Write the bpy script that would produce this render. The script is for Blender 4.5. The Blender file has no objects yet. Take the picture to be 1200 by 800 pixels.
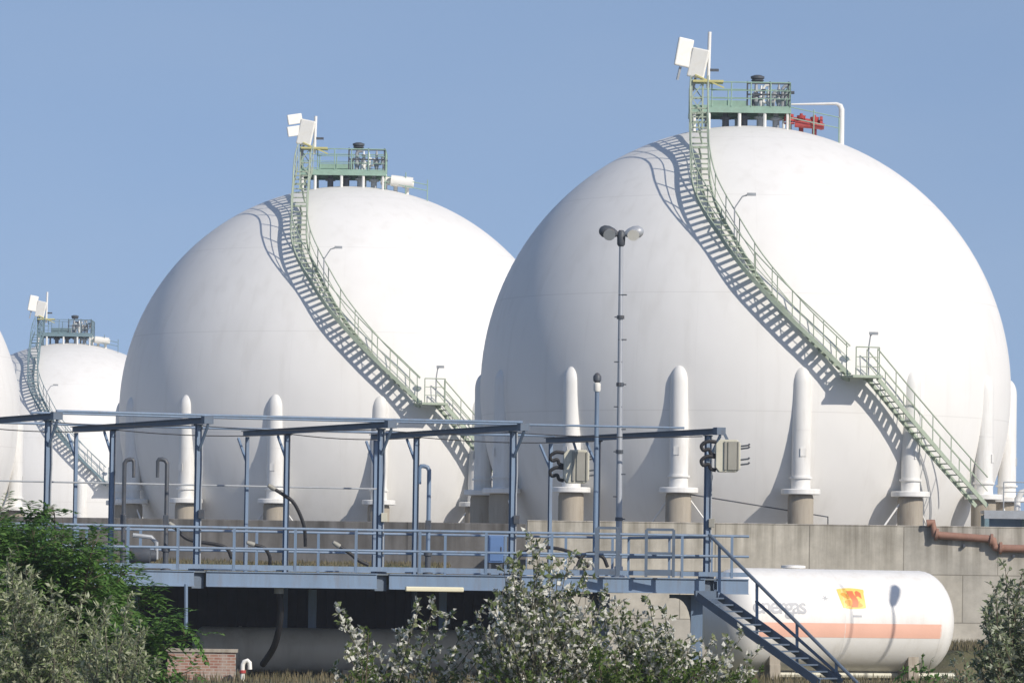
import bpy, bmesh, math, random
from mathutils import Vector as V, Matrix, noise

sc = bpy.context.scene
COL = sc.collection
PI = math.pi
R_ = math.radians

# ------------------------------------------------------------------ camera
K = 1.3                        # distances below are noted for a 5000 px lens; the real lens is longer by K
H, F = 2.2, 5000.0 * K
PITCH, ROLL = math.atan(302 / F), 0.0141
CAM = V((0, 0, H))
FW = V((0, math.cos(PITCH), math.sin(PITCH)))
RT = V((1, 0, 0))
UP = RT.cross(FW)


def ray(px, py):
    a, b = px - 600, -(py - 400)
    c, s = math.cos(ROLL), math.sin(ROLL)
    return FW + RT * ((a * c - b * s) / F) + UP * ((a * s + b * c) / F)


def at(px, py, Y):
    """world point seen at photo pixel (px, py) standing Y * K metres away"""
    d = ray(px, py)
    return CAM + d * (Y * K / d.y)


cam = bpy.data.cameras.new('camera')
cam.sensor_width = 36
cam.lens = 36 * F / 1200
cam.clip_start = 0.5
cam.clip_end = 20000
co = bpy.data.objects.new('camera', cam)
COL.objects.link(co)
c_, s_ = math.cos(ROLL), math.sin(ROLL)
rr = RT * c_ + UP * s_
uu = UP * c_ - RT * s_
M = Matrix(((rr.x, uu.x, -FW.x, 0), (rr.y, uu.y, -FW.y, 0), (rr.z, uu.z, -FW.z, H), (0, 0, 0, 1)))
co.matrix_world = M
sc.camera = co

# ------------------------------------------------------------------ materials
def nodes(name):
    m = bpy.data.materials.new(name)
    m.use_nodes = True
    nt = m.node_tree
    return m, nt, nt.nodes['Principled BSDF'], nt.nodes.new, nt.links.new


def paint(name, rgb, rough=0.5, var=0.12, scale=2.0, dirt=None, dirt_amt=0.35, metal=0.0, bump=0.0, streak=False, spec=0.4):
    m, nt, b, N, L = nodes(name)
    tc = N('ShaderNodeTexCoord')
    mp = N('ShaderNodeMapping')
    if streak:
        mp.inputs['Scale'].default_value = (1, 1, 0.12)
    L(tc.outputs['Object'], mp.inputs[0])
    n1 = N('ShaderNodeTexNoise')
    n1.inputs['Scale'].default_value = scale
    n1.inputs['Detail'].default_value = 7
    n1.inputs['Roughness'].default_value = 0.65
    L(mp.outputs[0], n1.inputs['Vector'])
    cr = N('ShaderNodeValToRGB')
    cr.color_ramp.elements[0].position = 0.3
    cr.color_ramp.elements[1].position = 0.7
    cr.color_ramp.elements[0].color = tuple(c * (1 - var) for c in rgb) + (1,)
    cr.color_ramp.elements[1].color = tuple(min(1, c * (1 + var)) for c in rgb) + (1,)
    L(n1.outputs['Fac'], cr.inputs[0])
    out = cr.outputs[0]
    if dirt:
        n2 = N('ShaderNodeTexNoise')
        n2.inputs['Scale'].default_value = scale * 2.7
        n2.inputs['Detail'].default_value = 9
        n2.inputs['Roughness'].default_value = 0.7
        L(mp.outputs[0], n2.inputs['Vector'])
        r2 = N('ShaderNodeMapRange')
        r2.inputs['From Min'].default_value = 0.5
        r2.inputs['From Max'].default_value = 0.75
        r2.inputs['To Max'].default_value = dirt_amt
        L(n2.outputs['Fac'], r2.inputs['Value'])
        mx = N('ShaderNodeMixRGB')
        mx.inputs[2].default_value = tuple(dirt) + (1,)
        L(r2.outputs[0], mx.inputs[0])
        L(out, mx.inputs[1])
        out = mx.outputs[0]
    L(out, b.inputs['Base Color'])
    b.inputs['Roughness'].default_value = rough
    b.inputs['Metallic'].default_value = metal
    b.inputs['Specular IOR Level'].default_value = spec
    if bump:
        bp = N('ShaderNodeBump')
        bp.inputs['Strength'].default_value = bump
        bp.inputs['Distance'].default_value = 0.02
        L(n1.outputs['Fac'], bp.inputs['Height'])
        L(bp.outputs[0], b.inputs['Normal'])
    return m


def shell_mat():
    """white sphere paint: faint plate seams, patchy repainting, light streaks below the equator"""
    m, nt, b, N, L = nodes('white_sphere_paint')
    tc = N('ShaderNodeTexCoord')
    sx = N('ShaderNodeSeparateXYZ')
    L(tc.outputs['Object'], sx.inputs[0])

    def math_(op, a, bv=None):
        n = N('ShaderNodeMath')
        n.operation = op
        if isinstance(a, (int, float)):
            n.inputs[0].default_value = a
        else:
            L(a, n.inputs[0])
        if bv is not None:
            if isinstance(bv, (int, float)):
                n.inputs[1].default_value = bv
            else:
                L(bv, n.inputs[1])
        return n.outputs[0]
    ang = math_('ARCTAN2', sx.outputs[1], sx.outputs[0])
    gore = math_('PINGPONG', math_('MULTIPLY', ang, 28 / (2 * PI)), 0.5)
    dist = math_('MULTIPLY', gore, math_('SQRT', math_('SUBTRACT', 100.2, math_('MULTIPLY', sx.outputs[2], sx.outputs[2]))))
    seam1 = math_('LESS_THAN', dist, 0.02)
    lat = math_('PINGPONG', math_('ADD', math_('MULTIPLY', math_('ARCSINE', math_('MULTIPLY', sx.outputs[2], 0.0999)), 2.3), 0.25), 0.5)
    seam2 = math_('LESS_THAN', lat, 0.0045)
    seam = math_('MAXIMUM', seam1, seam2)
    n1 = N('ShaderNodeTexNoise')
    n1.inputs['Scale'].default_value = 0.45
    n1.inputs['Detail'].default_value = 8
    n1.inputs['Roughness'].default_value = 0.6
    L(tc.outputs['Object'], n1.inputs['Vector'])
    cr = N('ShaderNodeValToRGB')
    cr.color_ramp.elements[0].position = 0.32
    cr.color_ramp.elements[0].color = (0.745, 0.73, 0.70, 1)
    cr.color_ramp.elements[1].position = 0.68
    cr.color_ramp.elements[1].color = (0.79, 0.775, 0.745, 1)
    L(n1.outputs['Fac'], cr.inputs[0])
    # run-off streaks
    mp = N('ShaderNodeMapping')
    mp.inputs['Scale'].default_value = (2.2, 2.2, 0.10)
    L(tc.outputs['Object'], mp.inputs[0])
    n2 = N('ShaderNodeTexNoise')
    n2.inputs['Scale'].default_value = 1.0
    n2.inputs['Detail'].default_value = 6
    L(mp.outputs[0], n2.inputs['Vector'])
    mr = N('ShaderNodeMapRange')
    mr.inputs['From Min'].default_value = 0.52
    mr.inputs['From Max'].default_value = 0.78
    mr.inputs['To Max'].default_value = 0.20
    L(n2.outputs['Fac'], mr.inputs['Value'])
    mx = N('ShaderNodeMixRGB')
    mx.inputs[2].default_value = (0.50, 0.47, 0.42, 1)
    L(mr.outputs[0], mx.inputs[0])
    L(cr.outputs[0], mx.inputs[1])
    mx2 = N('ShaderNodeMixRGB')
    mx2.inputs[2].default_value = (0.55, 0.53, 0.5, 1)
    L(math_('MULTIPLY', seam, 0.34), mx2.inputs[0])
    L(mx.outputs[0], mx2.inputs[1])
    L(mx2.outputs[0], b.inputs['Base Color'])
    b.inputs['Roughness'].default_value = 0.62
    b.inputs['Specular IOR Level'].default_value = 0.3
    bp = N('ShaderNodeBump')
    bp.inputs['Strength'].default_value = 0.10
    bp.inputs['Distance'].default_value = 0.05
    n3 = N('ShaderNodeTexNoise')
    n3.inputs['Scale'].default_value = 0.9
    n3.inputs['Detail'].default_value = 2
    L(tc.outputs['Object'], n3.inputs['Vector'])
    L(n3.outputs['Fac'], bp.inputs['Height'])
    L(bp.outputs[0], b.inputs['Normal'])
    return m


def concrete_wall_mat(name, rgb, joint=3.2):
    m, nt, b, N, L = nodes(name)
    tc = N('ShaderNodeTexCoord')
    br = N('ShaderNodeTexBrick')
    mpb = N('ShaderNodeMapping')
    mpb.inputs['Rotation'].default_value = (R_(90), 0, 0)
    L(tc.outputs['Object'], mpb.inputs[0])
    br.offset = 0.37
    br.inputs['Scale'].default_value = 1.0
    br.inputs['Brick Width'].default_value = joint
    br.inputs['Row Height'].default_value = 1.62
    br.inputs['Mortar Size'].default_value = 0.022
    br.inputs['Mortar Smooth'].default_value = 0.4
    br.inputs['Color1'].default_value = (0.9, 0.9, 0.9, 1)
    br.inputs['Color2'].default_value = (1.08, 1.06, 1.02, 1)
    br.inputs['Mortar'].default_value = (0.55, 0.54, 0.52, 1)
    L(mpb.outputs[0], br.inputs['Vector'])
    n1 = N('ShaderNodeTexNoise')
    n1.inputs['Scale'].default_value = 0.8
    n1.inputs['Detail'].default_value = 9
    n1.inputs['Roughness'].default_value = 0.7
    L(tc.outputs['Object'], n1.inputs['Vector'])
    cr = N('ShaderNodeValToRGB')
    e = cr.color_ramp.elements
    e[0].position, e[1].position = 0.28, 0.72
    e[0].color = tuple(c * 0.66 for c in rgb) + (1,)
    e[1].color = tuple(c * 1.2 for c in rgb) + (1,)
    L(n1.outputs['Fac'], cr.inputs[0])
    mp = N('ShaderNodeMapping')
    mp.inputs['Scale'].default_value = (3.2, 3.2, 0.16)
    L(tc.outputs['Object'], mp.inputs[0])
    n2 = N('ShaderNodeTexNoise')
    n2.inputs['Scale'].default_value = 1.0
    n2.inputs['Detail'].default_value = 8
    n2.inputs['Roughness'].default_value = 0.62
    L(mp.outputs[0], n2.inputs['Vector'])
    mr = N('ShaderNodeMapRange')
    mr.inputs['From Min'].default_value = 0.40
    mr.inputs['From Max'].default_value = 0.68
    mr.inputs['To Max'].default_value = 0.85
    L(n2.outputs['Fac'], mr.inputs['Value'])
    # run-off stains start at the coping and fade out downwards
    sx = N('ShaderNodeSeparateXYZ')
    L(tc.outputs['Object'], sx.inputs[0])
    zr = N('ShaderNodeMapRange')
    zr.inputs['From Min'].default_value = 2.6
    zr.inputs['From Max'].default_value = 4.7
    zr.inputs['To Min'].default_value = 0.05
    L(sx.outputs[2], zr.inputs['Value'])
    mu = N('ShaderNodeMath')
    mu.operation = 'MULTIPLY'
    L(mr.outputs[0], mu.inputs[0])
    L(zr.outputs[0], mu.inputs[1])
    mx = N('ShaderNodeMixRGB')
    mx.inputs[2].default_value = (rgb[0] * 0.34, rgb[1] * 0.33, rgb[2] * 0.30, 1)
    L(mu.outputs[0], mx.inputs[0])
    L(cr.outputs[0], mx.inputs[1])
    ml = N('ShaderNodeMixRGB')
    ml.blend_type = 'MULTIPLY'
    ml.inputs[0].default_value = 1
    L(mx.outputs[0], ml.inputs[1])
    L(br.outputs['Color'], ml.inputs[2])
    L(ml.outputs[0], b.inputs['Base Color'])
    b.inputs['Roughness'].default_value = 0.9
    b.inputs['Specular IOR Level'].default_value = 0.2
    bp = N('ShaderNodeBump')
    bp.inputs['Strength'].default_value = 0.4
    bp.inputs['Distance'].default_value = 0.03
    L(n1.outputs['Fac'], bp.inputs['Height'])
    L(bp.outputs[0], b.inputs['Normal'])
    return m


def leaf_mat(name, cols, under=None, trans=0.3):
    """leaves: each leaf (mesh island) its own tint; optional pale underside as on white poplar"""
    m, nt, b, N, L = nodes(name)
    g = N('ShaderNodeNewGeometry')
    cr = N('ShaderNodeValToRGB')
    el = cr.color_ramp.elements
    el[0].color = cols[0] + (1,)
    el[1].color = cols[-1] + (1,)
    for i, c in enumerate(cols[1:-1]):
        x = el.new((i + 1) / (len(cols) - 1))
        x.color = c + (1,)
    L(g.outputs['Random Per Island'], cr.inputs[0])
    out = cr.outputs[0]
    if under:
        mx = N('ShaderNodeMixRGB')
        mx.inputs[2].default_value = under + (1,)
        L(g.outputs['Backfacing'], mx.inputs[0])
        L(out, mx.inputs[1])
        out = mx.outputs[0]
    L(out, b.inputs['Base Color'])
    b.inputs['Roughness'].default_value = 0.6
    b.inputs['Specular IOR Level'].default_value = 0.25
    tr = N('ShaderNodeBsdfTranslucent')
    L(out, tr.inputs[0])
    ms = N('ShaderNodeMixShader')
    ms.inputs[0].default_value = trans
    L(b.outputs[0], ms.inputs[1])
    L(tr.outputs[0], ms.inputs[2])
    L(ms.outputs[0], nt.nodes['Material Output'].inputs[0])
    return m


def brick_mat():
    m, nt, b, N, L = nodes('old_brick')
    tc = N('ShaderNodeTexCoord')
    mp = N('ShaderNodeMapping')
    mp.inputs['Rotation'].default_value = (R_(90), 0, 0)
    L(tc.outputs['Object'], mp.inputs[0])
    br = N('ShaderNodeTexBrick')
    br.inputs['Scale'].default_value = 1
    br.inputs['Brick Width'].default_value = 0.22
    br.inputs['Row Height'].default_value = 0.075
    br.inputs['Mortar Size'].default_value = 0.009
    br.inputs['Color1'].default_value = (0.26, 0.10, 0.07, 1)
    br.inputs['Color2'].default_value = (0.36, 0.21, 0.15, 1)
    br.inputs['Mortar'].default_value = (0.42, 0.38, 0.33, 1)
    L(mp.outputs[0], br.inputs['Vector'])
    n = N('ShaderNodeTexNoise')
    n.inputs['Scale'].default_value = 3
    n.inputs['Detail'].default_value = 6
    L(tc.outputs['Object'], n.inputs['Vector'])
    mr = N('ShaderNodeMapRange')
    mr.inputs['From Min'].default_value = 0.45
    mr.inputs['From Max'].default_value = 0.65
    mr.inputs['To Max'].default_value = 0.6
    L(n.outputs['Fac'], mr.inputs['Value'])
    mx = N('ShaderNodeMixRGB')
    mx.inputs[2].default_value = (0.45, 0.40, 0.34, 1)
    L(mr.outputs[0], mx.inputs[0])
    L(br.outputs['Color'], mx.inputs[1])
    L(mx.outputs[0], b.inputs['Base Color'])
    b.inputs['Roughness'].default_value = 0.9
    return m


WHITE = shell_mat()
COLWHITE = paint('white_column_paint', (0.76, 0.75, 0.72), 0.55, 0.07, 1.3, (0.46, 0.41, 0.34), 0.45, streak=True)
CONC = paint('fireproofing_concrete', (0.36, 0.32, 0.26), 0.9, 0.2, 1.6, (0.17, 0.13, 0.095), 0.7, streak=True, bump=0.4, spec=0.2)
GREEN = paint('pale_green_steel', (0.36, 0.42, 0.325), 0.6, 0.12, 3, (0.22, 0.17, 0.11), 0.35)
GREENP = paint('platform_green_steel', (0.27, 0.40, 0.32), 0.6, 0.12, 3, (0.2, 0.17, 0.11), 0.35)
GREENB = paint('blue_green_steel', (0.16, 0.24, 0.27), 0.55, 0.14, 3, (0.2, 0.17, 0.11), 0.3)
PANEL = paint('white_panel', (0.80, 0.78, 0.72), 0.45, 0.05, 1, (0.6, 0.5, 0.3), 0.3)
YELLOW = paint('faded_yellow_steel', (0.52, 0.48, 0.20), 0.55, 0.1, 3)
RED = paint('red_valve_paint', (0.42, 0.055, 0.05), 0.45, 0.15, 3, (0.5, 0.4, 0.35), 0.25)
DARKST = paint('dark_steel', (0.07, 0.08, 0.095), 0.5, 0.2, 3, (0.2, 0.13, 0.08), 0.4)
GREYST = paint('grey_steel', (0.34, 0.36, 0.38), 0.45, 0.12, 3, (0.2, 0.17, 0.13), 0.3)
GALV = paint('galvanised_pole', (0.40, 0.42, 0.45), 0.45, 0.14, 2.5, (0.2, 0.18, 0.16), 0.35, metal=0.2, streak=True)
BLUE = paint('blue_grey_gantry_paint', (0.165, 0.235, 0.335), 0.5, 0.13, 2.2, (0.15, 0.115, 0.09), 0.5, streak=True)
BLUED = paint('dull_blue_beam_paint', (0.105, 0.14, 0.19), 0.55, 0.14, 1.6, (0.1, 0.07, 0.05), 0.35)
CABBLUE = paint('blue_cabinet_paint', (0.09, 0.17, 0.34), 0.45, 0.08, 2)
GRATE = paint('deck_plate', (0.14, 0.17, 0.2), 0.7, 0.2, 2, (0.12, 0.09, 0.07), 0.4)
RUBBER = paint('black_rubber', (0.016, 0.016, 0.018), 0.6, 0.2, 4)
CREAM = paint('cream_cabinet', (0.56, 0.54, 0.44), 0.5, 0.08, 2, (0.3, 0.27, 0.2), 0.3)
CREAMD = paint('grey_cabinet_fins', (0.30, 0.29, 0.25), 0.55, 0.1, 2)
LUMI = paint('cream_lamp_cover', (0.74, 0.69, 0.50), 0.4, 0.04, 2)
TANKW = paint('white_tank_paint', (0.82, 0.80, 0.76), 0.38, 0.03, 0.7, (0.50, 0.44, 0.35), 0.35, streak=True)
STRIPE = paint('salmon_stripe', (0.84, 0.49, 0.37), 0.45, 0.05, 1)
TXT = paint('pale_grey_lettering', (0.44, 0.445, 0.46), 0.5, 0.1, 3)
FLYEL = paint('sign_yellow', (0.85, 0.58, 0.14), 0.45, 0.05, 3)
FLRED = paint('sign_red', (0.72, 0.17, 0.06), 0.45, 0.08, 3)
FLORA = paint('sign_orange', (0.82, 0.36, 0.05), 0.45, 0.08, 3)
VESSEL = paint('grey_beige_vessel_paint', (0.46, 0.43, 0.37), 0.5, 0.14, 0.8, (0.18, 0.11, 0.07), 0.4, streak=True)
SHADEBLK = paint('under_deck_shade_black', (0.032, 0.032, 0.034), 0.8, 0.25, 1.0, spec=0.1)  # near-black so that the colour itself carries the shade under the deck
RUST = paint('rusty_pipe', (0.30, 0.165, 0.12), 0.8, 0.2, 2, (0.13, 0.06, 0.035), 0.6)
WALLC = concrete_wall_mat('bund_concrete', (0.51, 0.48, 0.42))
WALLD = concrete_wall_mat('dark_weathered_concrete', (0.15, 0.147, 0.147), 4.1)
BRICK = brick_mat()
BARK = paint('bark', (0.12, 0.095, 0.065), 0.9, 0.25, 6)
BARKP = paint('pale_bark', (0.13, 0.12, 0.09), 0.85, 0.25, 6)
DRY = leaf_mat('dry_grass_blades', [(0.15, 0.125, 0.07), (0.20, 0.165, 0.095), (0.11, 0.105, 0.05)], None, 0.25)
LF_DARK = leaf_mat('dark_green_leaf', [(0.073, 0.154, 0.036), (0.130, 0.251, 0.056), (0.089, 0.194, 0.049), (0.186, 0.308, 0.082)], None, 0.38)
LF_SILV = leaf_mat('silver_willow_leaf', [(0.120, 0.168, 0.060), (0.204, 0.252, 0.114), (0.102, 0.150, 0.050), (0.360, 0.384, 0.228)], (0.456, 0.480, 0.324), 0.3)
LF_POP = leaf_mat('white_poplar_leaf', [(0.098, 0.138, 0.046), (0.161, 0.201, 0.081), (0.115, 0.155, 0.057), (0.299, 0.310, 0.184)], (0.70, 0.69, 0.62), 0.28)
LF_BRI = leaf_mat('bright_green_leaf', [(0.055, 0.105, 0.02), (0.10, 0.155, 0.03), (0.075, 0.115, 0.025)], None, 0.35)
LF_SAGE = leaf_mat('sage_green_leaf', [(0.084, 0.126, 0.054), (0.156, 0.198, 0.096), (0.228, 0.258, 0.150)], (0.396, 0.420, 0.312), 0.28)


# ------------------------------------------------------------------ mesh helpers
class MB:
    def __init__(s):
        s.v, s.f = [], []

    def quad(s, a, b, c, d):
        n = len(s.v)
        s.v += [V(a), V(b), V(c), V(d)]
        s.f.append((n, n + 1, n + 2, n + 3))

    def box(s, c, size, m=None):
        n = len(s.v)
        c = V(c)
        for dz in (-.5, .5):
            for dx, dy in ((-.5, -.5), (.5, -.5), (.5, .5), (-.5, .5)):
                p = V((dx * size[0], dy * size[1], dz * size[2]))
                s.v.append(c + (m @ p if m else p))
        s.f += [tuple(n + i for i in q) for q in ((3, 2, 1, 0), (4, 5, 6, 7), (0, 1, 5, 4), (1, 2, 6, 5), (2, 3, 7, 6), (3, 0, 4, 7))]
        return s

    def bar(s, p0, p1, w, h, up=(0, 0, 1)):
        """rectangular bar p0->p1, w sideways, h along up"""
        p0, p1 = V(p0), V(p1)
        d = (p1 - p0)
        L = d.length
        if L < 1e-6:
            return s
        x = d / L
        u = V(up)
        y = u.cross(x)
        if y.length < 1e-4:
            y = V((0, 1, 0)).cross(x)
            if y.length < 1e-4:
                y = V((1, 0, 0)).cross(x)
        y.normalize()
        z = x.cross(y)
        m = Matrix((x, y, z)).transposed()
        return s.box((p0 + p1) / 2, (L, w, h), m)

    def tube(s, pts, r, n=8, caps=True):
        pts = [V(p) for p in pts]
        rs = r if isinstance(r, (list, tuple)) else [r] * len(pts)
        base = len(s.v)
        t = (pts[1] - pts[0]).normalized()
        ref = V((0, 0, 1)) if abs(t.z) < 0.9 else V((1, 0, 0))
        x = ref.cross(t).normalized()
        for i, p in enumerate(pts):
            if i == 0:
                tt = pts[1] - pts[0]
            elif i == len(pts) - 1:
                tt = pts[-1] - pts[-2]
            else:
                tt = (pts[i + 1] - p).normalized() + (p - pts[i - 1]).normalized()
            tt.normalize()
            x = (x - tt * x.dot(tt)).normalized()
            y = tt.cross(x)
            for k in range(n):
                a = 2 * PI * k / n
                s.v.append(p + (x * math.cos(a) + y * math.sin(a)) * rs[i])
        for i in range(len(pts) - 1):
            for k in range(n):
                a, b = base + i * n + k, base + i * n + (k + 1) % n
                s.f.append((a, b, b + n, a + n))
        if caps:
            s.f.append(tuple(base + k for k in reversed(range(n))))
            e = base + (len(pts) - 1) * n
            s.f.append(tuple(e + k for k in range(n)))
        return s

    def lathe(s, prof, n=24, o=(0, 0, 0), m=None):
        """profile (r, z) around z"""
        o = V(o)
        base = len(s.v)
        for r, z in prof:
            for k in range(n):
                a = 2 * PI * k / n
                p = V((max(r, 1e-4) * math.cos(a), max(r, 1e-4) * math.sin(a), z))
                s.v.append(o + (m @ p if m else p))
        for i in range(len(prof) - 1):
            for k in range(n):
                a, b = base + i * n + k, base + i * n + (k + 1) % n
                s.f.append((a, b, b + n, a + n))
        s.f.append(tuple(base + k for k in reversed(range(n))))
        e = base + (len(prof) - 1) * n
        s.f.append(tuple(e + k for k in range(n)))
        return s

    def build(s, name, mat, parent=None, smooth=False, bevel=0, kind=None, loc=None, rotz=0):
        me = bpy.data.meshes.new(name)
        me.from_pydata([tuple(p) for p in s.v], [], s.f)
        me.materials.append(mat)
        if smooth:
            me.polygons.foreach_set('use_smooth', [True] * len(me.polygons))
        me.update()
        o = bpy.data.objects.new(name, me)
        COL.objects.link(o)
        if smooth:
            # keep hard rims hard
            for e in (0,):
                try:
                    me.set_sharp_from_angle(angle=R_(40))
                except Exception:
                    pass
        if bevel:
            bv = o.modifiers.new('bevel', 'BEVEL')
            bv.width = bevel
            bv.segments = 2
            bv.limit_method = 'ANGLE'
        if parent:
            o.parent = parent
        if kind:
            o['kind'] = kind
        if loc is not None:
            o.location = loc
        o.rotation_euler.z = rotz
        return o


def tag(o, label, cat, group=None):
    o['label'] = label
    o['category'] = cat
    if group:
        o['group'] = group
    return o


def thing(name, label, cat, loc=(0, 0, 0), rotz=0, group=None):
    o = bpy.data.objects.new(name, None)
    o.empty_display_size = 0.5
    COL.objects.link(o)
    o.location = loc
    o.rotation_euler.z = rotz
    return tag(o, label, cat, group)


def spline(pts, n):
    """catmull-rom samples through pts"""
    P = [V(p) for p in pts]
    P = [P[0] * 2 - P[1]] + P + [P[-1] * 2 - P[-2]]
    out = []
    seg = len(P) - 3
    for i in range(n + 1):
        t = i / n * seg
        k = min(int(t), seg - 1)
        u = t - k
        a, b, c, d = P[k:k + 4]
        out.append(0.5 * ((2 * b) + (c - a) * u + (2 * a - 5 * b + 4 * c - d) * u * u + (3 * b - a - 3 * c + d) * u ** 3))
    return out


def resample(pts, step_fn):
    """walk a polyline with steps measured by step_fn(p, q)"""
    out = [pts[0]]
    acc = 0
    for a, b in zip(pts, pts[1:]):
        acc += step_fn(a, b)
        if acc >= 1:
            out.append(b)
            acc -= 1
    return out


# ------------------------------------------------------------------ spherical tanks
R = 10.0
STAIR_UP = [(-1.95, -2.4, 10.62), (-2.03, -4.15, 9.85), (-2.06, -5.62, 8.75), (-2.05, -7.0, 7.65), (-1.80, -8.05, 6.57), (-1.11, -9.07, 5.28),
            (-0.07, -9.90, 3.71), (1.44, -10.28, 2.03), (3.30, -10.05, 0.22)]
STAIR_UP = STAIR_UP[:2] + [(x * 0.987, y * 0.987, z * 0.987) for x, y, z in STAIR_UP[2:-1]] + STAIR_UP[-1:]
LAND_A, LAND_B = V((3.30, -10.05, 0.18)), V((4.15, -9.78, 0.18))
STAIR_LOW = [(4.15, -9.78, 0.15), (5.55, -8.98, -1.4), (6.95, -8.15, -2.9), (8.35, -7.30, -4.35)]


def flight(pts, smp, wid, rise, name, mat, parent, up, brackets=False, posts_every=1.1):
    path = spline([V(p) + up for p in pts], smp)
    mb = MB()
    left, right, dirs = [], [], []
    for i, p in enumerate(path):
        a, b = path[max(i - 1, 0)], path[min(i + 1, len(path) - 1)]
        t = V((a.x - b.x, a.y - b.y, 0))       # uphill, horizontal
        t.normalize()
        o = V((-t.y, t.x, 0))
        dirs.append(o)
        left.append(p + o * wid / 2)
        right.append(p - o * wid / 2)
    rails = []
    for side in (left, right):
        for a, b in zip(side[::2], side[2::2]):
            mb.bar(a, b, 0.045, 0.15)
        hr = MB()
        for h, rad in ((1.05, 0.026), (0.55, 0.016)):
            hr.tube([q + V((0, 0, h)) for q in side[::2]], rad, 6)
        acc = posts_every
        for a, b in zip(side, side[1:]):
            acc += (b - a).length
            if acc >= posts_every:
                hr.tube([a, a + V((0, 0, 1.05))], 0.02, 5)
                acc = 0
        rails.append(hr)
    acc = 0
    for i in range(len(path) - 1):
        acc += abs(path[i].z - path[i + 1].z)
        if acc >= rise:
            acc -= rise
            o = dirs[i]
            t = V((o.y, -o.x, 0))
            m = Matrix((o, t, V((0, 0, 1)))).transposed()
            mb.box(path[i], (wid + 0.02, 0.20, 0.04), m)
    if brackets:
        for k in range(int(smp * 0.14), int(smp * 0.97), max(1, smp // 10)):
            q = path[k] - up
            n = q.normalized()
            mb.bar(path[k] + dirs[k] * wid * 0.5, path[k] - dirs[k] * wid * 0.5, 0.06, 0.06)
            mb.bar(path[k] - V((0, 0, 0.06)), n * (R - 0.01) + up, 0.05, 0.08)
    f = mb.build(name, mat, parent)
    for hr in rails:
        hr.build('handrail', mat, f, True)
    return f


COLS = {}


def cached(key, fn, mat, parent, **kw):
    """one mesh per kind of part, shared by all copies"""
    if key in COLS:
        src = COLS[key]
        o = src.copy()
        COL.objects.link(o)
        o.parent = parent
        o.location = (0, 0, 0)
        o.rotation_euler = (0, 0, 0)
        return o
    o = fn().build(parent=parent, mat=mat, **kw)
    COLS[key] = o
    return o


def lattice(mb, x, y, z0, z1, w, th=0.05):
    c = [(x - w / 2, y - w / 2), (x + w / 2, y - w / 2), (x + w / 2, y + w / 2), (x - w / 2, y + w / 2)]
    for a in c:
        mb.bar((a[0], a[1], z0), (a[0], a[1], z1), th, th)
    n = max(1, int((z1 - z0) / 0.55))
    for k in range(n):
        za, zb = z0 + (z1 - z0) * k / n, z0 + (z1 - z0) * (k + 1) / n
        for i in range(4):
            a, b = c[i], c[(i + 1) % 4]
            if k % 2:
                a, b = b, a
            mb.bar((a[0], a[1], za), (b[0], b[1], zb), th * 0.6, th * 0.6)
            mb.bar((c[i][0], c[i][1], zb), (c[(i + 1) % 4][0], c[(i + 1) % 4][1], zb), th * 0.6, th * 0.6)


def rail_loop(mb, pts, closed, h=1.1, spacing=1.0, r=0.025):
    P = [V(p) for p in pts]
    if closed:
        P.append(P[0])
    for hh in (h, h * 0.66, h * 0.33):
        for a, b in zip(P, P[1:]):
            mb.tube([a + V((0, 0, hh)), b + V((0, 0, hh))], r if hh == h else r * 0.7, 6)
    for a, b in zip(P, P[1:]):
        n = max(1, round((b - a).length / spacing))
        for k in range(n + 1):
            q = a.lerp(b, k / n)
            mb.tube([q, q + V((0, 0, h))], r, 6)


def sphere_z(x, y):
    return math.sqrt(max(0.0, R * R - x * x - y * y))


def valve(mb, x, y, z, s=1.0):
    """relief valve: flanged body, bonnet and outlet elbow"""
    mb.lathe([(0.16 * s, 0), (0.16 * s, 0.07 * s), (0.08 * s, 0.09 * s), (0.13 * s, 0.25 * s), (0.17 * s, 0.42 * s), (0.12 * s, 0.6 * s), (0.18 * s, 0.62 * s),
              (0.18 * s, 0.70 * s), (0.085 * s, 0.72 * s), (0.075 * s, 1.1 * s), (0.05 * s, 1.14 * s), (0.05 * s, 1.3 * s)], 12, (x, y, z))
    mb.tube([(x, y, z + 0.42 * s), (x + 0.28 * s, y - 0.1, z + 0.42 * s), (x + 0.34 * s, y - 0.12, z + 0.5 * s), (x + 0.36 * s, y - 0.13, z + 0.85 * s)], 0.075 * s, 8)
    mb.lathe([(0.13 * s, 0), (0.13 * s, 0.06 * s)], 12, (x + 0.36 * s, y - 0.13, z + 0.83 * s))


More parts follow.
